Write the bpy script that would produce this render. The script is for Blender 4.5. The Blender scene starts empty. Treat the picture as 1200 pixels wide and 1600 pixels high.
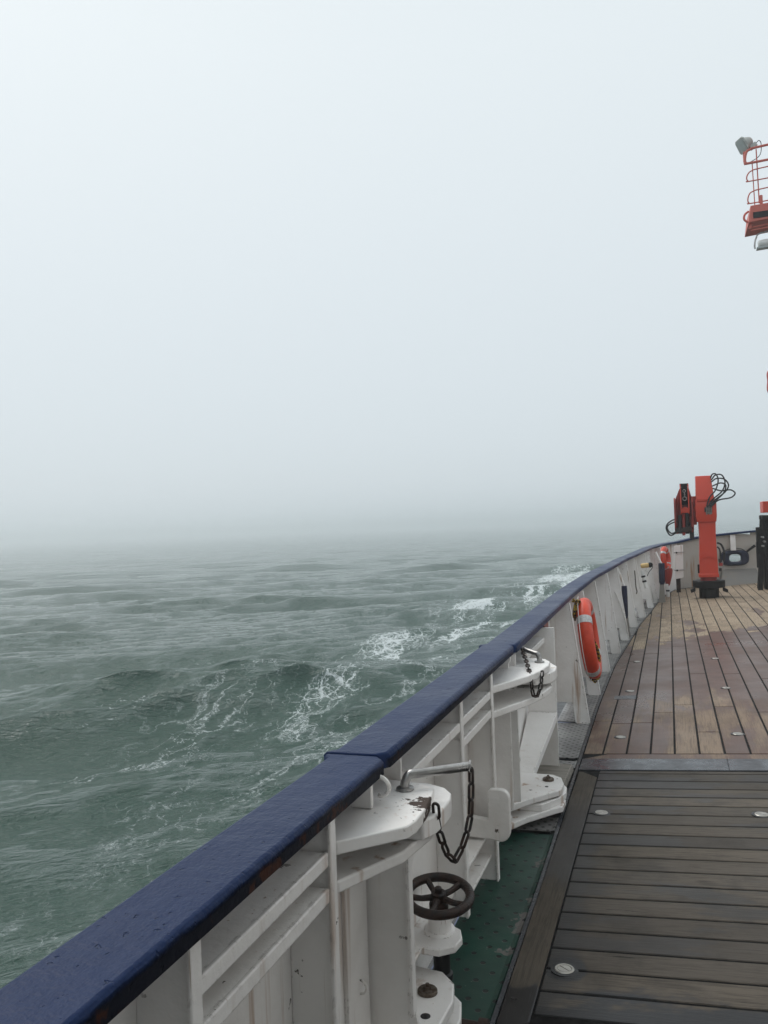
import bpy, bmesh, math, random
import numpy as np
from mathutils import Vector, Matrix

random.seed(7)
rng = np.random.default_rng(11)
scene = bpy.context.scene
COL = scene.collection
R = math.radians

# ------------------------------------------------------------------ camera
cam_d = bpy.data.cameras.new("camera")
cam = bpy.data.objects.new("camera", cam_d)
COL.objects.link(cam)
scene.camera = cam
cam_d.sensor_width = 36.0
cam_d.sensor_fit = 'AUTO'
cam_d.lens = 1300.0 / 1600.0 * 36.0
cam_d.clip_start = 0.05
cam_d.clip_end = 6000
YAW, PITCH, ROLL = R(18.86), R(1.1), R(2.0)
EYE = Vector((0, 0, 1.65))
fw = Vector((-math.sin(YAW) * math.cos(PITCH), math.cos(YAW) * math.cos(PITCH), math.sin(PITCH)))
r0 = Vector((math.cos(YAW), math.sin(YAW), 0))
u0 = r0.cross(fw)
rt = r0 * math.cos(ROLL) - u0 * math.sin(ROLL)
up = r0 * math.sin(ROLL) + u0 * math.cos(ROLL)
cam.matrix_world = Matrix(((rt.x, up.x, -fw.x, EYE.x), (rt.y, up.y, -fw.y, EYE.y),
                           (rt.z, up.z, -fw.z, EYE.z), (0, 0, 0, 1)))

# ------------------------------------------------------------------ light
SUN_EL, SUN_AZ = R(52), R(-60)      # azimuth from +Y towards +X
world = bpy.data.worlds.new("World")
scene.world = world
world.use_nodes = True
wn = world.node_tree
wn.nodes.clear()
w_out = wn.nodes.new("ShaderNodeOutputWorld")
w_bg = wn.nodes.new("ShaderNodeBackground")
w_sky = wn.nodes.new("ShaderNodeTexSky")
w_sky.sky_type = 'NISHITA'
w_sky.sun_disc = False
w_sky.sun_elevation = SUN_EL
w_sky.sun_rotation = SUN_AZ
w_sky.dust_density = 4.0
w_tc = wn.nodes.new("ShaderNodeTexCoord")
w_sep = wn.nodes.new("ShaderNodeSeparateXYZ")
w_ramp = wn.nodes.new("ShaderNodeValToRGB")          # overcast dome: dimmer to the horizon
w_ramp.color_ramp.elements[0].position = 0.0
w_ramp.color_ramp.elements[0].color = (0.785, 0.868, 0.925, 1)
w_ramp.color_ramp.elements[1].position = 0.5
w_ramp.color_ramp.elements[1].color = (0.935, 1.015, 1.05, 1)
w_mul = wn.nodes.new("ShaderNodeVectorMath")
w_mul.operation = 'SCALE'
w_mul.inputs['Scale'].default_value = 8.4
w_mix = wn.nodes.new("ShaderNodeMix")
w_mix.data_type = 'RGBA'
w_mix.inputs['Factor'].default_value = 0.94
L = wn.links.new
L(w_tc.outputs['Generated'], w_sep.inputs[0])
L(w_sep.outputs['Z'], w_ramp.inputs['Fac'])
L(w_ramp.outputs['Color'], w_mul.inputs[0])
L(w_sky.outputs['Color'], w_mix.inputs['A'])
L(w_mul.outputs['Vector'], w_mix.inputs['B'])
L(w_mix.outputs['Result'], w_bg.inputs['Color'])
w_bg.inputs['Strength'].default_value = 0.1
L(w_bg.outputs[0], w_out.inputs['Surface'])

sun_d = bpy.data.lights.new("sun", 'SUN')
sun_d.energy = 1.5
sun_d.angle = R(40)
sun_d.color = (1.0, 0.97, 0.93)
sun = bpy.data.objects.new("sun", sun_d)
COL.objects.link(sun)
sdir = Vector((math.sin(SUN_AZ) * math.cos(SUN_EL), math.cos(SUN_AZ) * math.cos(SUN_EL), math.sin(SUN_EL)))
sun.rotation_euler = (-sdir).to_track_quat('-Z', 'Y').to_euler()
sun.location = sdir * 30

scene.view_settings.view_transform = 'Standard'
scene.view_settings.look = 'None'
scene.view_settings.exposure = 0.06
scene.view_settings.gamma = 1.0
scene.view_settings.use_curve_mapping = False
scene.cycles.use_denoising = True
scene.cycles.volume_bounces = 6
scene.cycles.max_bounces = 8
scene.cycles.use_adaptive_sampling = False


# ------------------------------------------------------------------ mesh helpers
class MB:
    def __init__(s):
        s.v = []
        s.f = []

    def add(s, vs, fs):
        o = len(s.v)
        s.v += [Vector(v) for v in vs]
        s.f += [tuple(i + o for i in f) for f in fs]
        return s

    def box(s, x0, x1, y0, y1, z0, z1):
        vs = [(x, y, z) for z in (z0, z1) for y in (y0, y1) for x in (x0, x1)]
        return s.add(vs, [(0, 2, 3, 1), (4, 5, 7, 6), (0, 1, 5, 4), (2, 6, 7, 3), (0, 4, 6, 2), (1, 3, 7, 5)])

    def hexa(s, lo, hi):
        """lo, hi: four points each, same winding"""
        return s.add(list(lo) + list(hi), [(3, 2, 1, 0), (4, 5, 6, 7), (0, 1, 5, 4), (1, 2, 6, 5), (2, 3, 7, 6), (3, 0, 4, 7)])

    def bar(s, p0, p1, w, h, upv=(0, 0, 1)):
        p0, p1 = Vector(p0), Vector(p1)
        d = (p1 - p0).normalized()
        a = d.cross(Vector(upv))
        if a.length < 1e-4:
            a = d.cross(Vector((1, 0, 0)))
        a.normalize()
        b = a.cross(d).normalized()
        q = lambda p: [p - a * w / 2 - b * h / 2, p + a * w / 2 - b * h / 2, p + a * w / 2 + b * h / 2, p - a * w / 2 + b * h / 2]
        return s.hexa(q(p0), q(p1))

    def prism(s, poly, ext):
        """poly: planar list of 3D points, ext: extrusion vector"""
        n = len(poly)
        ext = Vector(ext)
        a = [Vector(p) for p in poly]
        b = [p + ext for p in a]
        nrm = Vector((0, 0, 0))
        for i in range(n):
            nrm += a[i].cross(a[(i + 1) % n])
        if nrm.dot(ext) > 0:
            a, b = b, a
        fs = [tuple(range(n)), tuple(range(2 * n - 1, n - 1, -1))]
        for i in range(n):
            j = (i + 1) % n
            fs.append((j, i, i + n, j + n))
        return s.add(a + b, fs)

    def plate(s, xy, ztop, th):
        return s.prism([(x, y, ztop) for x, y in xy], (0, 0, -th))

    def tube(s, path, r, n=10, closed=False, cap=True):
        P = [Vector(p) for p in path]
        m = len(P)
        rr = r if isinstance(r, (list, tuple)) else [r] * m
        T = []
        for i in range(m):
            a = P[i - 1] if (i > 0 or closed) else P[i]
            b = P[(i + 1) % m] if (i < m - 1 or closed) else P[i]
            T.append((b - a).normalized())
        nv = T[0].cross(Vector((0, 0, 1)))
        if nv.length < 1e-3:
            nv = T[0].cross(Vector((1, 0, 0)))
        nv.normalize()
        vs, fs = [], []
        for i in range(m):
            nv = (nv - T[i] * nv.dot(T[i])).normalized()
            bv = T[i].cross(nv)
            for k in range(n):
                t = 2 * math.pi * k / n
                vs.append(P[i] + (nv * math.cos(t) + bv * math.sin(t)) * rr[i])
        lim = m if closed else m - 1
        for i in range(lim):
            j = (i + 1) % m
            for k in range(n):
                l = (k + 1) % n
                fs.append((i * n + k, i * n + l, j * n + l, j * n + k))
        if cap and not closed:
            fs.append(tuple(range(n - 1, -1, -1)))
            fs.append(tuple((m - 1) * n + k for k in range(n)))
        return s.add(vs, fs)

    def lathe(s, prof, o, axis=(0, 0, 1), n=24):
        """prof: (radius, height) list from low to high"""
        ax = Vector(axis).normalized()
        a = ax.cross(Vector((0, 0, 1)))
        if a.length < 1e-3:
            a = Vector((1, 0, 0))
        a.normalize()
        b = ax.cross(a)
        o = Vector(o)
        vs, fs = [], []
        m = len(prof)
        for r, h in prof:
            for k in range(n):
                t = 2 * math.pi * k / n
                vs.append(o + ax * h + (a * math.cos(t) + b * math.sin(t)) * max(r, 1e-4))
        for i in range(m - 1):
            for k in range(n):
                l = (k + 1) % n
                fs.append((i * n + k, i * n + l, (i + 1) * n + l, (i + 1) * n + k))
        fs.append(tuple(range(n - 1, -1, -1)))
        fs.append(tuple((m - 1) * n + k for k in range(n)))
        return s.add(vs, fs)

    def torus(s, c, axis, Rm, r, n=40, k=12, sweep=(0, 2 * math.pi)):
        ax = Vector(axis).normalized()
        a = ax.cross(Vector((0, 0, 1)))
        if a.length < 1e-3:
            a = Vector((1, 0, 0))
        a.normalize()
        b = ax.cross(a)
        full = abs(sweep[1] - sweep[0] - 2 * math.pi) < 1e-6
        m = n if full else n + 1
        pts = []
        for i in range(m):
            t = sweep[0] + (sweep[1] - sweep[0]) * i / n
            pts.append(Vector(c) + (a * math.cos(t) + b * math.sin(t)) * Rm)
        return s.tube(pts, r, k, closed=full)

    def sweep(s, rings, closed=False, cap=True):
        n = len(rings[0])
        vs = [p for r in rings for p in r]
        fs = []
        m = len(rings)
        for i in range(m if closed else m - 1):
            j = (i + 1) % m
            for k in range(n):
                l = (k + 1) % n
                fs.append((i * n + k, i * n + l, j * n + l, j * n + k))
        if cap and not closed:
            fs.append(tuple(range(n - 1, -1, -1)))
            fs.append(tuple((m - 1) * n + k for k in range(n)))
        return s.add(vs, fs)

    def build(s, name, mat, parent=None, bevel=0.0, seg=2, angle=35, smooth=True):
        off = Vector((0, 0, 0))
        p = parent
        while p is not None:
            off += p.location
            p = p.parent
        me = bpy.data.meshes.new(name)
        me.from_pydata([tuple(v - off) for v in s.v], [], s.f)
        bm = bmesh.new()
        bm.from_mesh(me)
        bmesh.ops.recalc_face_normals(bm, faces=bm.faces)
        bm.to_mesh(me)
        bm.free()
        if smooth:
            me.polygons.foreach_set('use_smooth', [True] * len(me.polygons))
            me.set_sharp_from_angle(angle=R(angle))
        ob = bpy.data.objects.new(name, me)
        COL.objects.link(ob)
        if mat is not None:
            me.materials.append(mat)
        if parent is not None:
            ob.parent = parent
        if bevel > 0:
            m = ob.modifiers.new("bevel", 'BEVEL')
            m.width = bevel
            m.segments = seg
            m.limit_method = 'ANGLE'
            m.angle_limit = R(40)
        return ob


def spline(pts, n=8):
    """Catmull-Rom through pts"""
    P = [Vector(p) for p in pts]
    P = [P[0] * 2 - P[1]] + P + [P[-1] * 2 - P[-2]]
    out = []
    for i in range(1, len(P) - 2):
        for k in range(n):
            t = k / n
            a, b, c, d = P[i - 1], P[i], P[i + 1], P[i + 2]
            out.append(0.5 * ((2 * b) + (c - a) * t + (2 * a - 5 * b + 4 * c - d) * t * t + (3 * b - a - 3 * c + d) * t ** 3))
    out.append(P[-2])
    return out


def empty(name, loc=(0, 0, 0)):
    o = bpy.data.objects.new(name, None)
    COL.objects.link(o)
    o.location = loc
    o.empty_display_size = 0.1
    return o


def tag(o, label=None, cat=None, group=None, kind=None):
    if label:
        o['label'] = label
    if cat:
        o['category'] = cat
    if group:
        o['group'] = group
    if kind:
        o['kind'] = kind
    return o


def thing(name, label, cat, loc=(0, 0, 0), group=None):
    return tag(empty(name, loc), label, cat, group)


def copy_tree(o, parent=None):
    c = o.copy()
    COL.objects.link(c)
    c.parent = parent
    for ch in list(o.children):
        copy_tree(ch, c)
    return c


# ------------------------------------------------------------------ materials
class NT:
    def __init__(s, name):
        s.m = bpy.data.materials.new(name)
        s.m.use_nodes = True
        s.t = s.m.node_tree
        s.t.nodes.clear()
        s.out = s.t.nodes.new("ShaderNodeOutputMaterial")
        s.b = s.t.nodes.new("ShaderNodeBsdfPrincipled")
        s.t.links.new(s.b.outputs[0], s.out.inputs['Surface'])
        s.geo = s.t.nodes.new("ShaderNodeNewGeometry")

    def link(s, a, b):
        if hasattr(a, 'is_output') or hasattr(a, 'links'):
            s.t.links.new(a, b)
        else:
            b.default_value = a

    def n(s, typ, props=None, **ins):
        nd = s.t.nodes.new("ShaderNode" + typ)
        for k, v in (props or {}).items():
            setattr(nd, k, v)
        for k, v in ins.items():
            key = int(k[1:]) if k[0] == 'i' and k[1:].isdigit() else k
            s.link(v, nd.inputs[key])
        return nd

    def math(s, op, a, b=0.0, c=0.0, clamp=False):
        nd = s.n("Math", {'operation': op, 'use_clamp': clamp}, i0=a, i1=b, i2=c)
        return nd.outputs[0]

    def pos(s):
        return s.geo.outputs['Position']

    def map(s, scale=(1, 1, 1), loc=(0, 0, 0), rot=(0, 0, 0), vec=None):
        return s.n("Mapping", None, Vector=vec if vec is not None else s.pos(), Scale=scale, Location=loc, Rotation=rot).outputs[0]

    def noise(s, scale=5, detail=4, rough=0.5, vec=None, dist=0.0):
        return s.n("TexNoise", None, Vector=vec if vec is not None else s.pos(), Scale=scale, Detail=detail, Roughness=rough, Distortion=dist).outputs['Fac']

    def ramp(s, x, lo, hi, a=0.0, b=1.0, kind='SMOOTHSTEP'):
        nd = s.n("MapRange", {'interpolation_type': kind}, Value=x)
        nd.inputs['From Min'].default_value = lo
        nd.inputs['From Max'].default_value = hi
        nd.inputs['To Min'].default_value = a
        nd.inputs['To Max'].default_value = b
        return nd.outputs[0]

    def mix(s, f, a, b, mode='MIX'):
        nd = s.n("Mix", {'data_type': 'RGBA', 'blend_type': mode})
        s.link(f, nd.inputs['Factor'])
        for v, k in ((a, 'A'), (b, 'B')):
            if isinstance(v, (tuple, list)):
                v = (*v, 1.0) if len(v) == 3 else v
            s.link(v, nd.inputs[[i for i, x in enumerate(nd.inputs) if x.name == k and x.type == 'RGBA'][0]])
        return [o for o in nd.outputs if o.type == 'RGBA'][0]

    def bump(s, h, strength=0.3, dist=0.01, normal=None):
        nd = s.n("Bump", None, Height=h, Strength=strength, Distance=dist)
        if normal is not None:
            s.link(normal, nd.inputs['Normal'])
        return nd.outputs[0]

    def set(s, color=None, rough=None, metal=None, normal=None, **kw):
        for v, k in ((color, 'Base Color'), (rough, 'Roughness'), (metal, 'Metallic'), (normal, 'Normal')):
            if v is not None:
                if isinstance(v, (tuple, list)) and len(v) == 3:
                    v = (*v, 1.0)
                s.link(v, s.b.inputs[k])
        for k, v in kw.items():
            s.link(v, s.b.inputs[k.replace('_', ' ')])
        return s.m

    def xyz(s):
        sp = s.n("SeparateXYZ", None, Vector=s.pos())
        return sp.outputs


def paint(name, col, rough=0.35, dirt=0.25, rust=0.25, chips=0.5, dirtcol=(0.30, 0.25, 0.19), lump=0.25, chipcol=(0.05, 0.025, 0.015), edge=0.0):
    """brushed ship's paint with grime, run-down rust streaks and chipped spots"""
    t = NT(name)
    big = t.noise(1.7, 5, 0.6)
    c = t.mix(t.ramp(big, 0.42, 0.75, 0, dirt), col, dirtcol)
    streak = t.noise(1.0, 4, 0.55, t.map((17, 17, 1.1)))
    patch = t.noise(0.9, 2, 0.5, t.map((1, 1, 1), (3, 7, 1)))
    f = t.math('MULTIPLY', t.ramp(streak, 0.57, 0.70), t.ramp(patch, 0.45, 0.62))
    c = t.mix(t.math('MULTIPLY', f, rust), c, (0.32, 0.15, 0.05))
    spots = t.noise(21, 5, 0.62)
    zone = t.noise(2.3, 2, 0.5, t.map((1, 1, 1), (9, 2, 4)))
    ch = t.math('MULTIPLY', t.ramp(spots, 0.675, 0.69), t.ramp(zone, 0.50, 0.58))
    ch = t.math('MULTIPLY', ch, chips)
    c = t.mix(ch, c, chipcol)
    if edge > 0:
        # rubbed arrises: the paint breaks where plates meet or end
        bv = t.n("Bevel", {'samples': 4}, Radius=0.010).outputs[0]
        dt = t.n("VectorMath", {'operation': 'DOT_PRODUCT'}, i0=bv, i1=t.geo.outputs['Normal']).outputs['Value']
        em_ = t.ramp(dt, 0.80, 0.985, 1, 0)
        en = t.noise(30, 5, 0.68)
        ez = t.noise(3.1, 3, 0.55, t.map((1, 1, 1), (2, 5, 8)))
        ef = t.math('MULTIPLY', t.math('MULTIPLY', em_, t.ramp(en, 0.53, 0.57)), t.ramp(ez, 0.42, 0.52))
        ch = t.math('MAXIMUM', ch, t.math('MULTIPLY', ef, edge))
        tint = t.math('MULTIPLY', t.math('MULTIPLY', em_, t.ramp(en, 0.40, 0.7)), 0.45 * edge)
        c = t.mix(tint, c, (0.40, 0.27, 0.15))
        drip = t.noise(1.0, 4, 0.6, t.map((48, 48, 1.6), (3, 1, 2)))
        dp_ = t.math('MULTIPLY', t.ramp(drip, 0.66, 0.74), t.ramp(ez, 0.44, 0.56))
        c = t.mix(t.math('MULTIPLY', dp_, 0.8), c, (0.28, 0.15, 0.065))
        c = t.mix(ch, c, chipcol)
    h = t.noise(38, 3, 0.5)
    h2 = t.noise(7, 3, 0.5)
    hh = t.math('ADD', t.math('MULTIPLY', h, 0.35), h2)
    hh = t.math('SUBTRACT', hh, t.math('MULTIPLY', ch, 0.5))
    nrm = t.bump(hh, lump, 0.012)
    r = t.math('ADD', t.ramp(big, 0.3, 0.7, rough - 0.07, rough + 0.1), t.math('MULTIPLY', ch, 0.4))
    return t.set(c, r, 0.0, nrm)


def simple(name, col, rough=0.5, metal=0.0, var=0.25, scale=12, lump=0.15, col2=None):
    t = NT(name)
    f = t.noise(scale, 5, 0.6)
    c2 = col2 or tuple(x * (1 - var) for x in col)
    c = t.mix(t.ramp(f, 0.35, 0.68), col, c2)
    return t.set(c, t.ramp(f, 0.3, 0.7, rough - 0.08, rough + 0.1), metal, t.bump(t.noise(scale * 5, 3), lump, 0.004))


WHITE = paint("white_paint", (0.89, 0.87, 0.85), 0.36, 0.26, 0.85, 0.95, lump=0.5, edge=1.0)
WHITE_WORN = None


def rail_paint():
    """glossy navy brushed over old layers; the inboard face is darkened by painted shade together with the chipped edge"""
    t = NT("navy_rail_paint")
    X, Y, Z = t.xyz()
    big = t.noise(1.9, 5, 0.6)
    c = t.mix(t.ramp(big, 0.4, 0.72), (0.006, 0.019, 0.070), (0.011, 0.026, 0.084))
    spots = t.noise(24, 5, 0.66)
    zone = t.noise(2.6, 2, 0.5)
    ch = t.math('MULTIPLY', t.ramp(spots, 0.70, 0.72), t.ramp(zone, 0.5, 0.6, 0, 0.9))
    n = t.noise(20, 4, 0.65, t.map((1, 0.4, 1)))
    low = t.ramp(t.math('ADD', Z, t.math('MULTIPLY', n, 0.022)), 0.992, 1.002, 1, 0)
    edge = t.math('MULTIPLY', t.ramp(X, -0.803, -0.789), low)  # inboard face darkened: painted shade together with the chipped edge
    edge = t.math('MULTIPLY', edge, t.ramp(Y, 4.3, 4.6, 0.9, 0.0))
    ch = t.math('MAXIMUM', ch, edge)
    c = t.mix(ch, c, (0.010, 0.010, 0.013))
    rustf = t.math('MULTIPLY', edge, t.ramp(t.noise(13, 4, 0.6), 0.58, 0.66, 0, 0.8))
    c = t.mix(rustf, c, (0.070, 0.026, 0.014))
    brush = t.noise(60, 3, 0.55, t.map((1, 0.10, 1)))
    lump = t.noise(14, 4, 0.6)
    fine = t.noise(90, 2, 0.5)
    h = t.math('ADD', t.math('MULTIPLY', brush, 0.13), t.math('MULTIPLY', lump, 0.8))
    h = t.math('ADD', h, t.math('MULTIPLY', fine, 0.18))
    pit = t.ramp(t.noise(48, 2, 0.5), 0.66, 0.74)
    h = t.math('SUBTRACT', h, t.math('MULTIPLY', pit, 0.5))
    h = t.math('SUBTRACT', h, t.math('MULTIPLY', ch, 0.7))
    t.b.inputs['Specular IOR Level'].default_value = 0.11
    return t.set(c, t.math('ADD', t.ramp(big, 0.3, 0.7, 0.32, 0.44), t.math('MULTIPLY', ch, 0.3)), 0, t.bump(h, 0.9, 0.008))


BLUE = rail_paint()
ENDPAINT = paint('shaded_pale_paint', (0.47, 0.44, 0.40), 0.45, 0.4, 0.8, 0.8)  # end wall's shade worked into a greyer base colour
SHADE_GREY = paint("shade_grey_paint", (0.21, 0.20, 0.185), 0.45, 0.4, 0.4, 0.6)  # shaded tone of step casing and roller feet put into the colour
BLUE_FABRIC = simple("navy_fabric", (0.006, 0.011, 0.042), 0.6, 0, 0.4, 9)
RED = paint("red_crane_paint", (0.56, 0.045, 0.018), 0.45, 0.25, 0.1, 0.3, dirtcol=(0.30, 0.045, 0.03), lump=0.12)
RED_DARK = paint("dark_red_paint", (0.30, 0.03, 0.022), 0.5, 0.4, 0.2, 0.6, dirtcol=(0.12, 0.02, 0.02), lump=0.2)
HAZED_RED = paint("hazed_mast_red", (0.62, 0.15, 0.115), 0.6, 0.2, 0.1, 0.3, dirtcol=(0.5, 0.12, 0.09), lump=0.1)  # paled red: fog and sky glow over the mast painted into its colour
BLACK = simple("black_paint", (0.007, 0.007, 0.008), 0.55, 0, 0.4, 6)
BLACK.node_tree.nodes["Principled BSDF"].inputs["Specular IOR Level"].default_value = 0.25
RUBBER = simple("black_rubber", (0.010, 0.010, 0.011), 0.45, 0, 0.3, 20)
IRON = simple("rusted_iron", (0.014, 0.012, 0.012), 0.5, 0.2, 0.5, 24, 0.6, (0.042, 0.020, 0.013))
STEEL = simple("galvanised_steel", (0.42, 0.41, 0.40), 0.34, 0.9, 0.35, 18, 0.2)
BOLT = simple("weathered_bolt", (0.16, 0.135, 0.11), 0.5, 0.7, 0.5, 40, 0.5, (0.07, 0.045, 0.03))
CUP = simple("polished_socket_metal", (0.46, 0.44, 0.40), 0.36, 0.85, 0.2, 30, 0.1)
ORANGE = simple("lifebuoy_orange", (0.72, 0.062, 0.022), 0.42, 0, 0.22, 6)
REFLECT = simple("reflective_tape", (0.62, 0.62, 0.62), 0.4, 0.2, 0.3, 60)
YELLOW = simple("pale_yellow_plastic", (0.70, 0.48, 0.20), 0.45, 0, 0.2, 14)
WHITE_PL = simple("white_plastic", (0.72, 0.72, 0.70), 0.4, 0, 0.15, 10)
GREYLAMP = simple("lamp_grey", (0.48, 0.50, 0.47), 0.4, 0.1, 0.25, 10)
LENS = simple("lamp_glass", (0.42, 0.46, 0.46), 0.15, 0.0, 0.15, 4)
HULLPAINT = paint("hull_paint", (0.03, 0.045, 0.11), 0.4, 0.2, 0.1, 0.2)


def rope_mat():
    t = NT("yellow_black_rope")
    w = t.n("TexChecker", None, Vector=t.pos(), Scale=55.0).outputs['Fac']
    c = t.mix(w, (0.42, 0.28, 0.035), (0.02, 0.018, 0.015))
    return t.set(c, 0.8, 0, t.bump(t.noise(150, 2), 0.5, 0.004))


ROPE = rope_mat()


def white_chip_mat():
    """white paint of the pin lug, broken open to dark steel along its nose"""
    t = NT("chipped_white_paint")
    big = t.noise(3, 5, 0.6)
    c = t.mix(t.ramp(big, 0.4, 0.75, 0, 0.22), (0.89, 0.87, 0.85), (0.42, 0.32, 0.22))
    d = t.n("VectorMath", {'operation': 'DISTANCE'}, i0=t.pos(), i1=(-0.668, 2.235, 0.865)).outputs['Value']
    nz = t.noise(26, 5, 0.65)
    f = t.ramp(t.math('ADD', d, t.math('MULTIPLY', t.math('SUBTRACT', nz, 0.5), 0.22)), 0.045, 0.052, 1, 0)
    sp = t.math('MULTIPLY', t.ramp(t.noise(34, 4, 0.6), 0.66, 0.68), t.ramp(d, 0.05, 0.26, 1, 0))
    f = t.math('MAXIMUM', f, sp)
    rustring = t.ramp(t.noise(60, 4, 0.6), 0.55, 0.75, 0, 0.35)
    c = t.mix(t.math('MULTIPLY', rustring, t.ramp(d, 0.05, 0.3, 1, 0)), c, (0.35, 0.17, 0.06))
    c = t.mix(f, c, (0.055, 0.035, 0.026))
    h = t.math('SUBTRACT', t.math('MULTIPLY', t.noise(30, 4), 0.6), f)
    return t.set(c, t.math('ADD', 0.36, t.math('MULTIPLY', f, 0.4)), 0, t.bump(h, 0.5, 0.006))


CHIPPED = white_chip_mat()


def wood(name, axis, dry, dry2, wetcol, zone):
    t = NT(name)
    X, Y, Z = t.xyz()
    rnd = t.geo.outputs['Random Per Island']
    # shift the grain per plank
    off = t.n("CombineXYZ", None, X=t.math('MULTIPLY', rnd, 37.0), Y=t.math('MULTIPLY', rnd, 91.0), Z=0.0).outputs[0]
    p = t.n("VectorMath", {'operation': 'ADD'}, i0=t.pos(), i1=off).outputs[0]
    sc = (1, 0.045, 1) if axis == 'Y' else (0.045, 1, 1)
    sc2 = (1, 0.16, 1) if axis == 'Y' else (0.16, 1, 1)
    grain = t.noise(95, 5, 0.65, t.map(sc, vec=p), 0.6)
    fine = t.noise(330, 3, 0.6, t.map(sc, vec=p))
    crack = t.noise(60, 4, 0.6, t.map((1, 0.035, 1) if axis == 'Y' else (0.05, 1, 1), vec=p), 0.5)
    knot = t.noise(5.5, 2, 0.5, t.map((1.0, 0.35, 1) if axis == 'Y' else (0.35, 1.0, 1), vec=p))
    blot = t.noise(3.2, 5, 0.62, t.map((1, 0.7, 1), vec=p))
    blot2 = t.noise(1.1, 4, 0.6)
    c = t.mix(rnd, dry, dry2)
    c = t.mix(t.ramp(grain, 0.46, 0.62, 0, 0.72), c, tuple(x * 0.42 for x in dry))
    c = t.mix(t.ramp(fine, 0.5, 0.75, 0, 0.3), c, tuple(min(1, x * 1.6) for x in dry2))
    c = t.mix(t.ramp(blot, 0.45, 0.70, 0, 0.6), c, tuple(x * 0.5 for x in dry2))
    c = t.mix(t.ramp(crack, 0.655, 0.69, 0, 0.8), c, (0.012, 0.010, 0.009))
    c = t.mix(t.ramp(knot, 0.70, 0.76, 0, 0.7), c, tuple(x * 0.25 for x in dry2))
    wet = zone(t, X, Y, rnd, blot2)
    wc = t.mix(t.ramp(grain, 0.35, 0.7, 0, 0.5), wetcol, tuple(x * 0.55 for x in wetcol))
    wc = t.mix(t.ramp(blot, 0.35, 0.65, 0, 0.6), wc, tuple(x * 0.6 for x in wetcol))
    c = t.mix(wet, c, wc)
    rough = t.mix(wet, (0.72, 0.72, 0.72), (0.33, 0.33, 0.33))
    rough = t.math('ADD', rough, t.ramp(blot2, 0.3, 0.7, -0.08, 0.1))
    h = t.math('ADD', t.math('MULTIPLY', grain, 0.6), t.math('MULTIPLY', fine, 0.25))
    h = t.math('SUBTRACT', h, t.math('MULTIPLY', t.ramp(crack, 0.68, 0.73), 0.8))
    return t.set(c, rough, 0, t.bump(h, 0.45, 0.004), Specular_IOR_Level=0.32)


def zone_far(t, X, Y, rnd, blot):
    """wet from the threshold to about Y 11.5, a ragged drying edge, dry islands nearer"""
    n = t.noise(1.6, 5, 0.6, t.map((1.2, 0.8, 1)))
    edge = t.math('ADD', t.math('MULTIPLY', X, 0.9), 11.55)
    edge = t.math('ADD', edge, t.math('MULTIPLY', t.math('SUBTRACT', rnd, 0.5), 0.5))
    edge = t.math('ADD', edge, t.math('MULTIPLY', t.math('SUBTRACT', n, 0.5), 1.5))
    far = t.ramp(t.math('SUBTRACT', edge, Y), -0.06, 0.06)
    # drying patches between the threshold and Y 8.6
    n2 = t.noise(1.5, 5, 0.65, t.map((2.0, 0.55, 1), (4, 1, 0)))
    k = t.math('ADD', n2, t.math('MULTIPLY', t.math('SUBTRACT', rnd, 0.5), 0.16))
    k = t.math('ADD', k, t.ramp(Y, 7.6, 9.2, 0, 0.5))
    k = t.math('SUBTRACT', k, t.ramp(X, -0.35, 0.35, -0.06, 0.07))
    near = t.ramp(k, 0.40, 0.58, 0.40, 1.0)
    n3 = t.noise(1.15, 5, 0.66, t.map((1.5, 0.6, 1), (8, 3, 0)))
    k3 = t.math('ADD', n3, t.math('MULTIPLY', t.math('SUBTRACT', rnd, 0.5), 0.10))
    k3 = t.math('SUBTRACT', k3, t.ramp(Y, 12.5, 17.0, 0.0, 0.14))
    blots = t.ramp(k3, 0.555, 0.60, 0, 0.9)
    return t.math('MAXIMUM', t.math('MULTIPLY', far, near), blots)


def zone_hatch(t, X, Y, rnd, blot):
    n = t.noise(5, 5, 0.65, t.map((0.6, 1.3, 1)))
    a = t.ramp(t.math('ADD', Y, t.math('MULTIPLY', t.math('SUBTRACT', n, 0.5), 0.45)), 2.9, 2.96, 1, 0)
    d = t.n("VectorMath", {'operation': 'DISTANCE'}, i0=t.pos(), i1=(-0.43, 3.115, 0.01)).outputs['Value']
    b = t.ramp(t.math('ADD', d, t.math('MULTIPLY', t.math('SUBTRACT', n, 0.5), 0.08)), 0.08, 0.10, 1, 0)
    d2 = t.n("VectorMath", {'operation': 'DISTANCE'}, i0=t.pos(), i1=(-0.42, 4.83, 0.01)).outputs['Value']
    b2 = t.ramp(t.math('ADD', d2, t.math('MULTIPLY', t.math('SUBTRACT', n, 0.5), 0.1)), 0.05, 0.075, 0.8, 0)
    e = t.ramp(t.math('ADD', X, t.math('MULTIPLY', t.math('SUBTRACT', n, 0.5), 0.2)), -0.44, -0.36, 0.75, 0)
    n4 = t.noise(2.6, 5, 0.65, t.map((0.5, 1.5, 1), (4, 4, 0)))
    pt = t.ramp(t.math('ADD', n4, t.math('MULTIPLY', t.math('SUBTRACT', rnd, 0.5), 0.16)), 0.53, 0.60, 0, 0.55)
    return t.math('MAXIMUM', t.math('MAXIMUM', t.math('MAXIMUM', a, b), t.math('MAXIMUM', e, b2)), pt)


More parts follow.
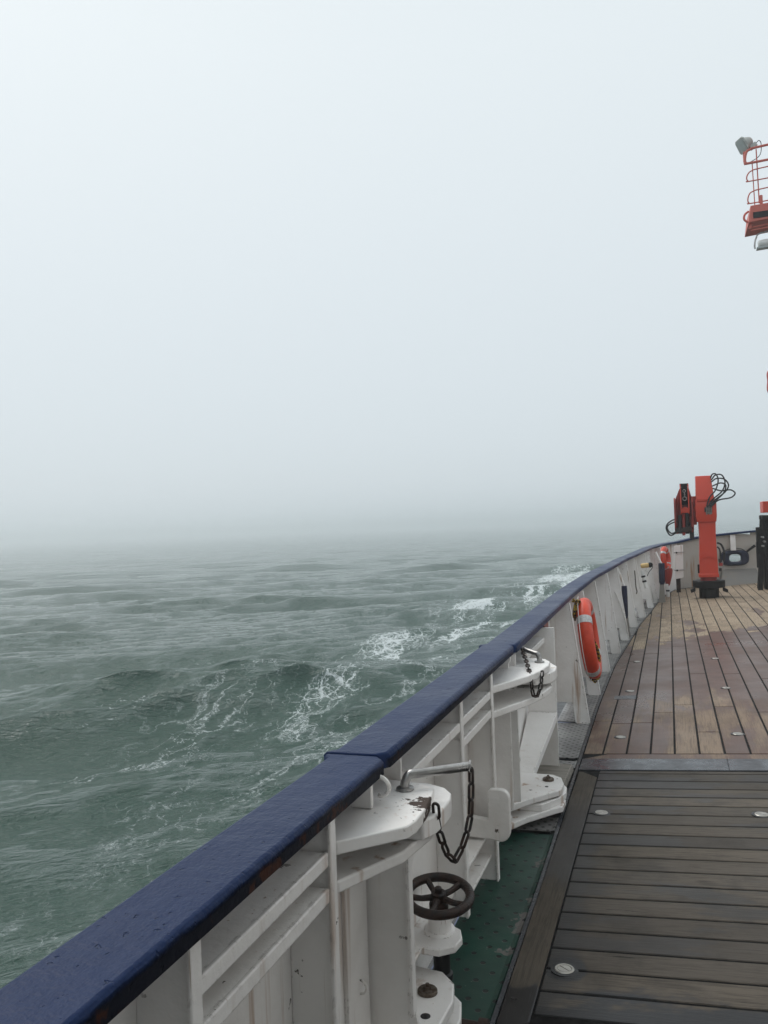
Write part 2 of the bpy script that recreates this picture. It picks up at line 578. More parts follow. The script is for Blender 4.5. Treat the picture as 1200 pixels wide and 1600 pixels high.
def zone_margin(t, X, Y, rnd, blot):
    n = t.noise(4, 5, 0.65, t.map((1.4, 0.6, 1)))
    y = t.math('ADD', Y, t.math('MULTIPLY', t.math('SUBTRACT', n, 0.5), 0.5))
    a = t.ramp(y, 2.98, 3.03, 1, 0)
    b = t.math('MULTIPLY', t.ramp(y, 3.75, 3.95), t.ramp(y, 4.7, 5.2, 1, 0))
    return t.math('MAXIMUM', a, t.math('MULTIPLY', b, 0.75))


WOOD_FAR = wood("teak_deck", 'Y', (0.37, 0.29, 0.205), (0.27, 0.205, 0.145), (0.110, 0.056, 0.038), zone_far)
WOOD_NEAR = wood("weathered_hatch_teak", 'X', (0.118, 0.098, 0.076), (0.062, 0.054, 0.046), (0.013, 0.012, 0.013), zone_hatch)
WOOD_MARGIN = wood("margin_teak", 'Y', (0.100, 0.080, 0.058), (0.080, 0.065, 0.049), (0.012, 0.010, 0.010), zone_margin)
WOOD_BLOCK = wood("grey_driftwood", 'X', (0.30, 0.275, 0.24), (0.26, 0.24, 0.21), (0.05, 0.045, 0.04), lambda t, X, Y, r, b: 0.0)
CAULK = simple("black_caulking", (0.004, 0.004, 0.004), 0.8, 0, 0.3, 30)
CAULK.node_tree.nodes["Principled BSDF"].inputs["Specular IOR Level"].default_value = 0.2
BEAM = simple("wet_dark_beam", (0.050, 0.055, 0.066), 0.28, 0.0, 0.5, 7, 0.4, (0.026, 0.028, 0.034))


def grating_mat(name, col, col2, patch, sx, sy, hole):
    """perforated sheet: staggered round holes, worn paint"""
    t = NT(name)
    X, Y, Z = t.xyz()
    u = t.math('DIVIDE', X, sx)
    v = t.math('DIVIDE', Y, sy)
    row = t.math('FLOOR', v)
    u2 = t.math('ADD', u, t.math('MULTIPLY', t.math('MODULO', row, 2.0), 0.5))
    fu = t.math('MULTIPLY', t.math('SUBTRACT', t.math('FRACT', u2), 0.5), sx)
    fv = t.math('MULTIPLY', t.math('SUBTRACT', t.math('FRACT', v), 0.5), sy)
    d = t.math('SQRT', t.math('ADD', t.math('MULTIPLY', fu, fu), t.math('MULTIPLY', fv, fv)))
    h = t.ramp(d, hole * 0.85, hole, 1, 0)
    n = t.noise(5.5, 6, 0.65)
    edge = t.ramp(X, -0.74, -0.64, 0, 0.13)
    f = t.ramp(t.math('ADD', n, edge), 0.685, 0.697, 0, patch)
    n2 = t.noise(2.2, 4, 0.6)
    c = t.mix(t.ramp(n2, 0.3, 0.7), col, tuple(x * 0.6 for x in col))
    c = t.mix(f, c, col2)
    spk = t.ramp(t.noise(70, 3, 0.6), 0.72, 0.74, 0, 0.5)
    c = t.mix(spk, c, tuple(min(1, x * 2.2 + 0.04) for x in col2))
    c = t.mix(h, c, (0.004, 0.004, 0.004))
    r = t.math('ADD', t.ramp(n2, 0.3, 0.7, 0.30, 0.5), t.math('MULTIPLY', f, 0.2))
    nr = t.bump(t.math('SUBTRACT', t.math('MULTIPLY', t.noise(18, 3), 0.3), t.math('ADD', h, t.math('MULTIPLY', f, 0.15))), 0.5, 0.006)
    return t.set(c, r, 0, nr)


GREEN_GRATE = grating_mat("green_perforated_plate", (0.011, 0.062, 0.044), (0.15, 0.135, 0.125), 0.95, 0.098, 0.062, 0.0115)
GREY_GRATE = grating_mat("grey_perforated_plate", (0.25, 0.245, 0.24), (0.17, 0.155, 0.14), 0.6, 0.062, 0.040, 0.0105)
UNDER = simple("dark_waterway", (0.02, 0.02, 0.021), 0.4, 0, 0.5, 8)


# ------------------------------------------------------------------ plan of the ship's side
_Y = np.array([-8, 2.7, 4.0, 5.0, 6.0, 7.7, 9.8, 11.7, 13.65, 15.0, 16.6, 18.28, 19.5, 20.0, 22.0])
_X = np.array([-.612, -.612, -.618, -.632, -.645, -.662, -.648, -.565, -.487, -.385, -.290, -.165, .02, .13, .5])
_yy = np.linspace(-8, 22, 3001)
_xx = np.interp(_yy, _Y, _X)
_k = np.ones(91) / 91
_xs = np.convolve(np.pad(_xx, 45, mode='edge'), _k, mode='valid')


def xe(y):
    return float(np.interp(y, _yy, _xs))


def xp(y):
    """inner face of the side plating"""
    return xe(y) - 0.315


def dz(x):
    """deck height with its camber"""
    return 0.055 * (x + 0.6)


# ------------------------------------------------------------------ sea
SEA = -3.2


def build_sea():
    h = EYE.z - SEA
    v = np.concatenate([np.linspace(2200, 300, 380), np.linspace(299.5, 40, 560), np.geomspace(39.7, 1.9, 150)])
    r = h * 830.0 / v
    r = np.concatenate([[0.6, 1.2], r[r > 1.5], [2900, 3600]])
    c0 = R(90) + YAW
    a_f = np.radians(np.linspace(-36, 36, 800))
    a_c = np.radians(np.concatenate([np.linspace(36.4, 60, 60), np.linspace(61, 180, 70)]))
    ang = np.concatenate([-a_c[::-1][1:], a_f, a_c]) + c0     # about one full turn
    nr, na = len(r), len(ang)
    A, RR = np.meshgrid(ang, r)
    X = RR * np.cos(A)
    Y = RR * np.sin(A)
    dr = np.gradient(r)
    cell = np.maximum(dr[:, None], RR * 0.00165) * np.ones_like(X)
    wide = np.abs(A - c0) > R(37)
    cell = np.where(wide, np.maximum(cell, RR * 0.012), cell)
    # directional wave field, crests roughly across the line of sight
    N = 110
    lam = np.geomspace(0.42, 17.0, N) * np.exp(rng.normal(0, 0.04, N))
    wind = R(90) + R(38)
    spread = np.where(lam > 3, 0.20, 0.34)
    th = wind + rng.normal(0, 1, N) * spread
    th = np.where(rng.random(N) < 0.10, th + R(38), th)
    k = 2 * np.pi / lam
    slope = 0.043 * np.exp(-((np.log(lam) - np.log(1.9)) / 1.45) ** 2) * (0.6 + 0.8 * rng.random(N))
    slope[lam > 11] *= 0.6
    amp = slope / k
    ph = rng.random(N) * 2 * np.pi
    # a handful of longer rollers that carry the chop
    lam = np.concatenate([lam, [6.4, 7.9, 9.6, 11.5, 14.0]])
    th = np.concatenate([th, wind + np.array([0.22, -0.15, 0.05, -0.28, 0.16])])
    amp = np.concatenate([amp, [0.095, 0.135, 0.185, 0.165, 0.13]])
    ph = np.concatenate([ph, [1.0, 4.1, 2.2, 5.0, 0.3]])
    k = 2 * np.pi / lam
    N = len(lam)
    dx = np.zeros_like(X)
    dy = np.zeros_like(X)
    z = np.zeros_like(X)
    # slow amplitude modulation makes groups of waves
    grp = 0.72 + 0.42 * np.sin(0.21 * X + 0.13 * Y + 1.1) * np.sin(0.09 * X - 0.17 * Y + 0.4)
    jac = np.zeros_like(X)
    for i in range(N):
        kx, ky = k[i] * math.cos(th[i]), k[i] * math.sin(th[i])
        att = np.clip((lam[i] / cell - 1.6) / 2.2, 0, 1)
        p = kx * X + ky * Y + ph[i]
        s, c = np.sin(p), np.cos(p)
        a = amp[i] * att * grp
        z += a * c
        q = 1.05
        dx -= q * a * math.cos(th[i]) * s
        dy -= q * a * math.sin(th[i]) * s
        jac += a * k[i] * c
    verts = np.stack([X + dx, Y + dy, SEA + z], -1).reshape(-1, 3)
    idx = np.arange(nr * na).reshape(nr, na)
    q = np.stack([idx[:-1, :-1], idx[:-1, 1:], idx[1:, 1:], idx[1:, :-1]], -1).reshape(-1, 4)
    close = np.stack([idx[:-1, -1], idx[:-1, 0], idx[1:, 0], idx[1:, -1]], -1).reshape(-1, 4)
    q = np.concatenate([q, close])[:, ::-1]
    # normals up: check orientation on the first quad
    me = bpy.data.meshes.new("sea_water")
    me.vertices.add(len(verts))
    me.vertices.foreach_set('co', verts.astype(np.float32).ravel())
    me.loops.add(q.size)
    me.loops.foreach_set('vertex_index', q.astype(np.int32).ravel())
    me.polygons.add(len(q))
    me.polygons.foreach_set('loop_start', np.arange(0, q.size, 4, dtype=np.int32))
    me.polygons.foreach_set('loop_total', np.full(len(q), 4, dtype=np.int32))
    me.update(calc_edges=True)
    me.polygons.foreach_set('use_smooth', np.ones(len(q), dtype=bool))
    at = me.attributes.new("crest", 'FLOAT', 'POINT')
    at.data.foreach_set('value', jac.astype(np.float32).ravel())
    if me.polygons[len(q) // 3].normal.z < 0:
        me.flip_normals()
    ob = bpy.data.objects.new("sea_water", me)
    COL.objects.link(ob)
    me.materials.append(sea_mat())
    tag(ob, "choppy grey green sea streaked with foam beside the ship", "sea", kind='structure')


def sea_mat():
    t = NT("sea_water")
    X, Y, Z = t.xyz()
    crest = t.n("Attribute", {'attribute_name': 'crest'}).outputs['Fac']
    wv = t.map((1, 1, 0.5), rot=(0, 0, R(-38)))             # x' across the wind, y' along it
    n1 = t.noise(3.4, 4, 0.6, t.map((0.55, 1.5, 1), vec=wv), 0.4)
    n2 = t.noise(10, 4, 0.65, t.map((0.6, 1.5, 1), vec=wv), 0.3)
    n3 = t.noise(1.1, 3, 0.55, t.map((0.5, 1.4, 1), vec=wv), 0.3)
    rip = t.math('ADD', t.math('MULTIPLY', n1, 0.75), t.math('MULTIPLY', n2, 0.42))
    rip = t.math('ADD', rip, t.math('MULTIPLY', n3, 0.35))
    d0 = t.n("VectorMath", {'operation': 'LENGTH'}, i0=t.pos()).outputs['Value']
    n5 = t.noise(0.55, 5, 0.62, t.map((0.6, 1.6, 1), vec=wv), 0.3)
    rip = t.math('ADD', rip, t.math('MULTIPLY', n5, t.ramp(d0, 35, 130, 0.0, 3.6)))
    nrm = t.bump(rip, 1.0, 0.20)
    # --- foam
    warp = t.n("VectorMath", {'operation': 'SCALE'}, i0=t.n("TexNoise", None, Vector=t.pos(), Scale=0.9, Detail=4.0, Roughness=0.62).outputs['Color'], Scale=0.95).outputs[0]
    pw = t.n("VectorMath", {'operation': 'ADD'}, i0=t.pos(), i1=warp).outputs[0]
    st = t.map((1.0, 0.42, 0.3), vec=pw, rot=(0, 0, R(-12)))
    vor = t.n("TexVoronoi", {'feature': 'DISTANCE_TO_EDGE'}, Vector=st, Scale=2.6).outputs['Distance']
    lace = t.ramp(vor, 0.0, 0.16, 1, 0)
    vor2 = t.n("TexVoronoi", {'feature': 'DISTANCE_TO_EDGE'}, Vector=t.map((1.0, 0.6, 0.3), vec=pw), Scale=7.0).outputs['Distance']
    lace2 = t.ramp(vor2, 0.0, 0.22, 1, 0)
    brk = t.noise(13, 6, 0.78, pw)
    # band of bow-wave foam running along the ship, strongest abeam of the far bulwark
    wob = t.math('MULTIPLY', t.math('SUBTRACT', t.noise(0.11, 3, 0.5), 0.5), 7.0)
    xb = t.math('ADD', X, wob)
    band = t.math('MULTIPLY', t.ramp(xb, -13.5, -9.8), t.ramp(xb, -7.0, -3.5, 1, 0))
    band = t.math('MULTIPLY', band, t.ramp(Y, 9, 18, 0.05, 1.0))
    fadeY = t.math('MULTIPLY', t.ramp(Y, 60, 120, 1.0, 0.25), t.ramp(Y, 17, 34, 0.72, 1.25))
    band = t.math('MULTIPLY', band, fadeY)
    streak = t.noise(0.42, 5, 0.62, t.map((1.25, 0.26, 0.3), vec=pw, rot=(0, 0, R(-14))))
    cov = t.math('MULTIPLY', band, t.ramp(streak, 0.38, 0.58))
    # whitecaps on the steep crests
    cap = t.math('MULTIPLY', t.ramp(crest, 0.36, 0.60), t.ramp(t.noise(0.5, 3, 0.6), 0.50, 0.62))
    cov = t.math('MAXIMUM', cov, t.math('MULTIPLY', cap, 0.8))
    lac = t.math('MAXIMUM', lace, t.math('MULTIPLY', lace2, 0.75))
    f = t.math('ADD', t.math('MULTIPLY', lac, 0.38), t.math('MULTIPLY', brk, 0.85))
    f = t.math('ADD', f, t.math('MULTIPLY', t.math('SUBTRACT', cov, 1.0), 0.6))
    bub = t.noise(30, 4, 0.7, pw)
    f = t.math('ADD', f, t.math('MULTIPLY', t.math('SUBTRACT', bub, 0.5), 0.55))
    foam = t.ramp(f, 0.47, 0.72)
    foam = t.math('MULTIPLY', foam, t.ramp(cov, 0.02, 0.25))
    # long torn streaks drawn out along the ship's track
    def ridge(scale, w, sx, sy, loc):
        nn = t.noise(scale, 3, 0.55, t.map((sx, sy, 0.3), loc, vec=pw))
        return t.ramp(t.math('ABSOLUTE', t.math('SUBTRACT', nn, 0.5)), 0.0, w, 1, 0)
    wide = t.math('MULTIPLY', t.ramp(xb, -15.5, -11.5), t.ramp(xb, -6.5, -3.0, 1, 0))
    wide = t.math('MULTIPLY', wide, t.ramp(Y, 9, 17, 0.50, 1.0))
    wide = t.math('MULTIPLY', wide, t.ramp(Y, 60, 110, 1.0, 0.2))
    l1 = t.math('MULTIPLY', ridge(0.95, 0.034, 1.0, 0.30, (0, 0, 0)), t.ramp(t.noise(0.55, 3, 0.6, t.map((1, .5, .3), (5, 2, 0))), 0.43, 0.57))
    l2 = t.math('MULTIPLY', ridge(2.3, 0.030, 1.0, 0.45, (3, 8, 0)), t.ramp(t.noise(0.6, 3, 0.6, t.map((1, .5, .3), (1, 9, 0))), 0.46, 0.60))
    ln = t.math('MAXIMUM', l1, t.math('MULTIPLY', l2, 0.85))
    ln = t.math('MULTIPLY', ln, t.ramp(t.math('ADD', t.math('MULTIPLY', brk, 0.6), t.math('MULTIPLY', bub, 0.4)), 0.44, 0.60))
    foam = t.math('MAXIMUM', foam, t.math('MULTIPLY', ln, wide))
    # stray flecks over the open water
    fl = t.math('MULTIPLY', ridge(1.7, 0.016, 0.5, 1.4, (7, 3, 0)), t.ramp(t.noise(0.33, 2, 0.5, t.map((1, 1, .3), (2, 6, 0))), 0.60, 0.68))
    foam = t.math('MAXIMUM', foam, t.math('MULTIPLY', t.math('MULTIPLY', fl, t.ramp(brk, 0.46, 0.60)), 0.8))
    thin = t.ramp(cov, 0.2, 0.95, 0, 0.20)                   # aerated, paler water under the foam
    c = t.mix(t.ramp(t.noise(0.12, 3), 0.35, 0.7), (0.025, 0.066, 0.049), (0.036, 0.079, 0.061))
    c = t.mix(thin, c, (0.16, 0.24, 0.21))
    c = t.mix(t.math('MULTIPLY', foam, 0.92), c, (0.66, 0.71, 0.72))
    r = t.math('ADD', 0.035, t.math('MULTIPLY', foam, 0.6))
    m = t.set(c, r, 0, nrm)
    t.b.inputs['IOR'].default_value = 1.33
    return m


build_sea()

# ------------------------------------------------------------------ haze
hz = MB().box(-4000, 4000, -4000, 4000, SEA - 2.0, 13.0).build("haze", None, smooth=False)
hm = bpy.data.materials.new("sea_fog")
hm.use_nodes = True
hn = hm.node_tree
hn.nodes.clear()
ho = hn.nodes.new("ShaderNodeOutputMaterial")
hv = hn.nodes.new("ShaderNodeVolumePrincipled")
hv.inputs['Color'].default_value = (0.95, 0.984, 1.0, 1)
hv.inputs['Density'].default_value = 0.0026
hv.inputs['Density Attribute'].default_value = ""
hv.inputs['Temperature Attribute'].default_value = ""
hv.inputs['Anisotropy'].default_value = 0.7
hn.links.new(hv.outputs[0], ho.inputs['Volume'])
hz.data.materials.append(hm)
tag(hz, "pale sea fog closing in all round the ship", "fog", kind='stuff')

# ------------------------------------------------------------------ hull and deckhouse
def outline(y0, y1, step, off):
    ys = np.arange(y0, y1 + 1e-6, step)
    return [(xe(y) + off, float(y)) for y in ys]


END = [(-0.03, 19.93), (0.16, 20.08), (1.05, 20.47), (1.75, 20.80), (3.2, 21.35), (5.5, 21.9)]
side = outline(-8, 19.5, 0.5, -0.345)
hull_poly = side + [(x - 0.02, y + 0.06) for x, y in END] + [(9, 21.9), (9, -8)]
hull = thing("ship_hull", "dark blue ship hull side carrying the deck above the sea", "hull")
MB().prism([(x, y, -0.10) for x, y in hull_poly], (0, 0, -4.6)).build("shell_plating", HULLPAINT, hull)

house = thing("deckhouse", "white deckhouse with overhanging roof shading the near deck", "deckhouse")
MB().box(1.25, 5.5, -6, 4.6, 0.06, 5.2).build("wall", WHITE, house, 0.01)
MB().box(-0.62, 5.9, -6, 1.25, 2.72, 2.90).build("roof", WHITE, house, 0.01)
for yy in (-5.5, -1.6):
    MB().tube([(-0.55, yy, 0.0), (-0.55, yy, 2.72)], 0.05, 14).build("roof_post", WHITE, house)

# ------------------------------------------------------------------ deck
deck = empty("deck")
tag(deck, "planked wooden ship deck, grey by the hatch, tan and partly wet beyond", "deck", kind='structure')


def plank_box(mb, corners, th=0.03, lift=0.0):
    """corners: xy list, ccw"""
    top = [(x, y, dz(x) + lift) for x, y in corners]
    n = len(top)
    mb.prism(top, (0, 0, -th))


G = 0.0068          # half seam
caulk = MB()
xs_ = np.linspace(-1.2, 7, 42)
base = []
for a, b in zip(xs_[:-1], xs_[1:]):
    ylo, yhi = -7.5, 21.6
    caulk.hexa([(a, ylo, dz(a) - .09), (b, ylo, dz(b) - .09), (b, yhi, dz(b) - .09), (a, yhi, dz(a) - .09)],
               [(a, ylo, dz(a) - .085), (b, ylo, dz(b) - .085), (b, yhi, dz(b) - .085), (a, yhi, dz(a) - .085)])
caulk.build("steel_plating", UNDER, deck, smooth=False)

# black caulking just below the plank tops, cut to the deck's edge
cb = MB()
ys = np.arange(-7.0, 20.6, 0.25)
for y0, y1 in zip(ys[:-1], ys[1:]):
    for a, b in ((None, 0.2), (0.2, 2.0), (2.0, 7.0)):
        xa0 = xe(y0) + 0.004 if a is None else a
        xa1 = xe(y1) + 0.004 if a is None else a
        if xa0 > b:
            continue
        cb.hexa([(xa0, y0, dz(xa0) - .06), (b, y0, dz(b) - .06), (b, y1, dz(b) - .06), (xa1, y1, dz(xa1) - .06)],
                [(xa0, y0, dz(xa0) - .0035), (b, y0, dz(b) - .0035), (b, y1, dz(b) - .0035), (xa1, y1, dz(xa1) - .0035)])
cb.build("caulking", CAULK, deck, smooth=False)


def wall_y(x):
    """inner face of the end bulwark"""
    return float(np.interp(x, [p[0] for p in END], [p[1] for p in END])) - 0.10


# longitudinal planks beyond the threshold
pl = MB()
W = 0.1605
x0 = -0.665
col = 0
while x0 < 5.5:
    x1 = x0 + W
    ycur = 6.06
    yend = wall_y(max(x0, -0.02))
    first = True
    while ycur < yend - 0.05:
        ln = random.uniform(1.9, 4.6)
        if first:
            ln *= random.uniform(0.25, 1.0)
        ynext = min(yend, ycur + ln)
        if yend - ynext < 0.6:
            ynext = yend
        # ladder along the plank, cut by the curved edge
        yk = np.linspace(ycur + G, ynext - G, max(2, int((ynext - ycur) / 0.25) + 2))
        Lx, ok = [], []
        for y in yk:
            l = max(x0 + G, xe(y) + 0.012)
            Lx.append(l)
        pts_r = [(x1 - G, y) for y, l in zip(yk, Lx) if l < x1 - G - 0.012]
        pts_l = [(l, y) for y, l in zip(yk, Lx) if l < x1 - G - 0.012]
        if len(pts_l) >= 2:
            if x0 + G >= max(l for l, y in zip(Lx, yk)):
                poly = [pts_l[0], pts_r[0], pts_r[-1], pts_l[-1]]
            else:
                poly = pts_l[::-1] + [pts_r[0], pts_r[-1]]
            plank_box(pl, poly, 0.04)
        ycur = ynext
        first = False
    x0 = x1
    col += 1
# transverse plank in front of the longitudinal ones, mitred at the side
pl.prism([(x, y, dz(x)) for x, y in [(-0.625, 5.935), (5.5, 5.935), (5.5, 6.05), (-0.47, 6.05)]], (0, 0, -0.04))
pl.build("deck_planks", WOOD_FAR, deck, 0.0025, 1, smooth=False)

# threshold beam
bm_ = MB()
for a, b in ((-0.632, 0.3), (0.3, 1.6), (1.6, 5.0)):
    bm_.prism([(a, 5.66, dz(a) + .004), (b, 5.66, dz(b) + .004), (b, 5.925, dz(b) + .004), (a, 5.925, dz(a) + .004)], (0, 0, -.05))
bm_.build("threshold_beam", BEAM, deck, 0.004, 1, smooth=False)

# hatch planks, running across
hp = MB()
edges = [5.65, 5.585]
y = 5.585
while y > 2.90:
    y -= 0.1545
    edges.append(y)
for a, b in zip(edges[:-1], edges[1:]):
    plank_box(hp, [(-0.492, b + G), (5.0, b + G), (5.0, a - G), (-0.492, a - G)], 0.04)
hp.build("hatch_planks", WOOD_NEAR, deck, 0.003, 1, smooth=False)
mg = MB()
plank_box(mg, [(-0.605, 2.62), (-0.50, 2.76), (-0.50, 5.50), (-0.60, 5.62), (-0.626, 5.62), (-0.612, 3.5)], 0.04, 0.001)
plank_box(mg, [(-0.595, 2.62), (5.0, 2.62), (5.0, 2.745), (-0.49, 2.745)], 0.04, 0.001)
plank_box(mg, [(-0.6, -6.5), (5.0, -6.5), (5.0, 2.595), (-0.6, 2.595)], 0.04, -0.004)
mg.build("margin_planks", WOOD_MARGIN, deck, 0.003, 1, smooth=False)
# steel lip along the planking
lip = MB()
for y0, y1 in zip(np.arange(-6, 19.6, 0.3), np.arange(-5.7, 19.9, 0.3)):
    a0, a1 = xe(y0), xe(y1)
    lip.hexa([(a0 - .012, y0, -.08), (a0 + .004, y0, -.08), (a1 + .004, y1, -.08), (a1 - .012, y1, -.08)],
             [(a0 - .012, y0, dz(a0) + .004), (a0 + .004, y0, dz(a0) + .004), (a1 + .004, y1, dz(a1) + .004), (a1 - .012, y1, dz(a1) + .004)])
lip.build("edge_lip", BEAM, deck, smooth=False)

# ------------------------------------------------------------------ sockets let into the planks
SOCK = [(-0.426, 3.112, "round deck socket in a wet dark ring, nearest the rusty handwheel"),
        (-0.421, 4.826, "round deck socket in the grey hatch planks near the white lower hinge"),
        (0.406, 4.85, "round deck socket in the grey hatch planks at the frame's right edge"),
        (-0.406, 6.526, "deck socket in brown planks just past the dark threshold beam, on the bulwark side"),
        (0.416, 6.597, "bright deck socket on a plank seam just past the dark threshold beam, inboard side"),
        (-0.41, 8.291, "small deck socket beside the dark rectangular patch in the wet planks"),
        (0.444, 8.334, "small deck socket inboard, second past the dark threshold beam"),
        (-0.404, 10.01, "tiny deck socket on the wet planks abreast of the blue roller, on the bulwark side"),
        (0.435, 10.044, "tiny deck socket on the dark wet planks, farthest one inboard")]
sock0 = thing("deck_socket", SOCK[0][2], "deck socket", (SOCK[0][0], SOCK[0][1], dz(SOCK[0][0])), "sockets let into the deck planks")
b_ = MB()
ox, oy, oz = sock0.location
b_.lathe([(0.050, -0.01), (0.050, 0.0016), (0.036, 0.0025), (0.036, -0.01)], (ox, oy, oz), n=32)
b_.build("ring", RUBBER, sock0)
MB().lathe([(0.034, -0.01), (0.0355, 0.003), (0.033, 0.005), (0.027, 0.0048), (0.025, 0.002)], (ox, oy, oz), n=32).build("cup", CUP, sock0)
q_ = MB()
for sg in (-1, 1):
    pts = []
    for k in range(13):
        a = math.pi * k / 12
        pts.append(Vector((0.0238 * math.cos(a), sg * (0.0020 + 0.0218 * math.sin(a)), 0)))
    rot = Matrix.Rotation(R(-38), 3, 'Z')
    q_.prism([rot @ p + Vector((ox, oy, oz + 0.0042)) for p in pts], (0, 0, -0.006))
q_.build("plug", CUP, sock0)
for i, (sx, sy, lb) in enumerate(SOCK[1:]):
    o = copy_tree(sock0)
    o.location = (sx, sy, dz(sx))
    o.rotation_euler = (0, 0, random.uniform(0, 3))
    o['label'] = lb
dp = MB().prism([(x, y, dz(x) + .0015) for x, y in [(-0.54, 7.92), (-0.35, 7.92), (-0.35, 8.08), (-0.54, 8.08)]], (0, 0, -.01))
o = dp.build("deck_plate", BEAM)
tag(o, "flat dark rectangular steel plate let into the wet planks", "deck plate")

# ------------------------------------------------------------------ waterway covers
GR = "perforated covers along the waterway"


def cover(y0, y1, m, label, z=-0.012, inner=-0.02, outer=0.02, turn=0.014):
    t = thing("perforated_cover", label, "drain cover", ((xe(y0) + xp(y0)) / 2, (y0 + y1) / 2, z), GR)
    mb = MB()
    n = max(1, int((y1 - y0) / 0.4))
    rings = []
    for i in range(n + 1):
        y = y0 + (y1 - y0) * i / n
        a, b = xp(y) + outer, xe(y) + inner
        rings.append([(a, y, z - .006), (b, y, z - .006), (b, y, z), (a, y, z)])
    mb.sweep(rings)
    mb.build("plate", m, t, smooth=False)
    fl = MB()
    rr = []
    for i in range(n + 1):
        y = y0 + (y1 - y0) * i / n
        b = xe(y) + inner
        rr.append([(b - .02, y, z + .0005), (b - .002, y, z + .0065), (b + .003, y, z + .001), (b + .003, y, z - .05), (b - .004, y, z - .05)])
    fl.sweep(rr)
    fl.build("folded_edge", m, t, angle=60)
    return t


cover(2.74, 4.50, GREEN_GRATE, "chipped green perforated cover on the waterway beside the rusty handwheel", -0.018)
cover(1.1, 2.66, GREEN_GRATE, "green perforated cover with bare patches, below the rusty pipe", -0.022)
cover(4.53, 4.74, GREY_GRATE, "short grey perforated cover between the green cover and the lower hinge", -0.008)
cover(5.72, 5.90, GREY_GRATE, "narrow grey perforated strip cover beside the end of the dark threshold beam", -0.012)
STAY_Y = [7.04, 8.20, 9.48, 10.77, 11.96, 13.41, 14.71, 16.32, 17.23]
names = ["grey perforated cover before the nearest bulwark stay", "grey perforated cover below the big lifebuoy",
         "grey perforated cover between the second and third bulwark stays", "grey perforated cover between the third and fourth bulwark stays",
         "grey perforated cover below the nearer blue roller", "grey perforated cover between the fifth and sixth bulwark stays",
         "grey perforated cover below the yellow float light", "grey perforated cover before the farther blue roller", "grey perforated cover below the farther blue roller",
         "farthest grey perforated cover, running into the deck corner"]
ends = [5.95] + STAY_Y + [19.2]
for i in range(len(ends) - 1):
    cover(ends[i] + .03, ends[i + 1] - .03, GREY_GRATE, names[i], -0.014)

pp = MB()
pp.tube([(-0.90, 2.715, -0.004), (-0.64, 2.70, -0.004)], 0.019, 12)
pp.lathe([(0.032, 0), (0.032, 0.03)], (-0.655, 2.70, -0.004), (1, 0, 0), 16)
o = pp.build("drain_pipe", IRON)
tag(o, "rusty pipe crossing the waterway between two green covers", "pipe")

blk = MB().hexa([(-0.90, 4.79, -0.01), (-0.672, 4.79, -0.01), (-0.662, 5.66, -0.01), (-0.90, 5.66, -0.01)],
                [(-0.90, 4.79, 0.035), (-0.682, 4.79, 0.035), (-0.672, 5.66, 0.035), (-0.90, 5.66, 0.035)])
o = blk.build("timber_block", WOOD_BLOCK, None, 0.006)
tag(o, "weathered grey timber block on the waterway behind the lower hinge", "timber block")

# ------------------------------------------------------------------ rails
RW, RT = 0.172, 0.045


def rail_ring(x_in, y, zt, tx=0.0, ch=0.0, nx=1.0, ny=0.0):
    """cross-section of the cap rail, x_in inner edge; nx,ny: unit vector pointing outboard"""
    def P(d, z):
        return (x_in - nx * d, y - ny * d, z)
    r = .010
    return [P(0, zt - RT), P(0, zt - r), P(r, zt), P(RW - r, zt), P(RW, zt - r), P(RW, zt - RT)]


def rail_piece(name, pts, parent, ch0=0.0, ch1=0.0):
    mb = MB()
    rings = [rail_ring(*p) for p in pts]
    mb.sweep(rings)
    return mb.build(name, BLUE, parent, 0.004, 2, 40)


XR = -0.786        # inner edge of the straight rails
XPL = -0.930       # inner face of the straight plating
ZR = 1.0

# --- near fixed bulwark
near = thing("bulwark", "near white steel bulwark under a glossy blue cap rail, with two shelf bars", "bulwark", (XPL, 0, 0))
MB().box(XPL - .012, XPL, -6, 2.235, -0.12, ZR - RT + .002).build("plate", WHITE, near)
mbr = MB()
yq = np.linspace(-6, 2.225, 34)
rr = [rail_ring(XR, float(y), ZR + 0.0012 * math.sin(y * 5.1), ) for y in yq]
# chamfer the last inner corner
last = rail_ring(XR - 0.022, 2.245, ZR)
mbr.sweep(rr + [last])
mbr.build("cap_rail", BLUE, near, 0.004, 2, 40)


def stanchion(y, parent, x_in=-0.812, zb=-0.03, zt=ZR - RT):
    mb = MB()
    mb.box(XPL, x_in, y - .006, y + .006, zb, zt)
    mb.box(x_in - .005, x_in + .006, y - .019, y + .019, zb, zt)
    return mb.build("stanchion", WHITE, parent, 0.004, 2)


def shelf(y0, y1, z, parent, x_in=-0.812, th=0.034):
    mb = MB()
    mb.box(XPL, x_in - .004, y0, y1, z - .012, z)
    mb.box(x_in - .012, x_in, y0, y1, z - th, z + .001)
    return mb.build("shelf_bar", WHITE, parent, 0.004, 2)


for y in (-1.2, -0.58, 0.04, 0.65, 1.268, 1.89):
    stanchion(y, near)
SY = [-1.2, -0.58, 0.04, 0.65, 1.268, 1.89]
for a, b in zip(SY[:-1], SY[1:]):
    if b < 1.9 and a < 1.2 and b < 1.3:
        continue
    shelf(a + .019, b - .019, 0.868, near)
    shelf(a + .019, b - .019, 0.782, near)
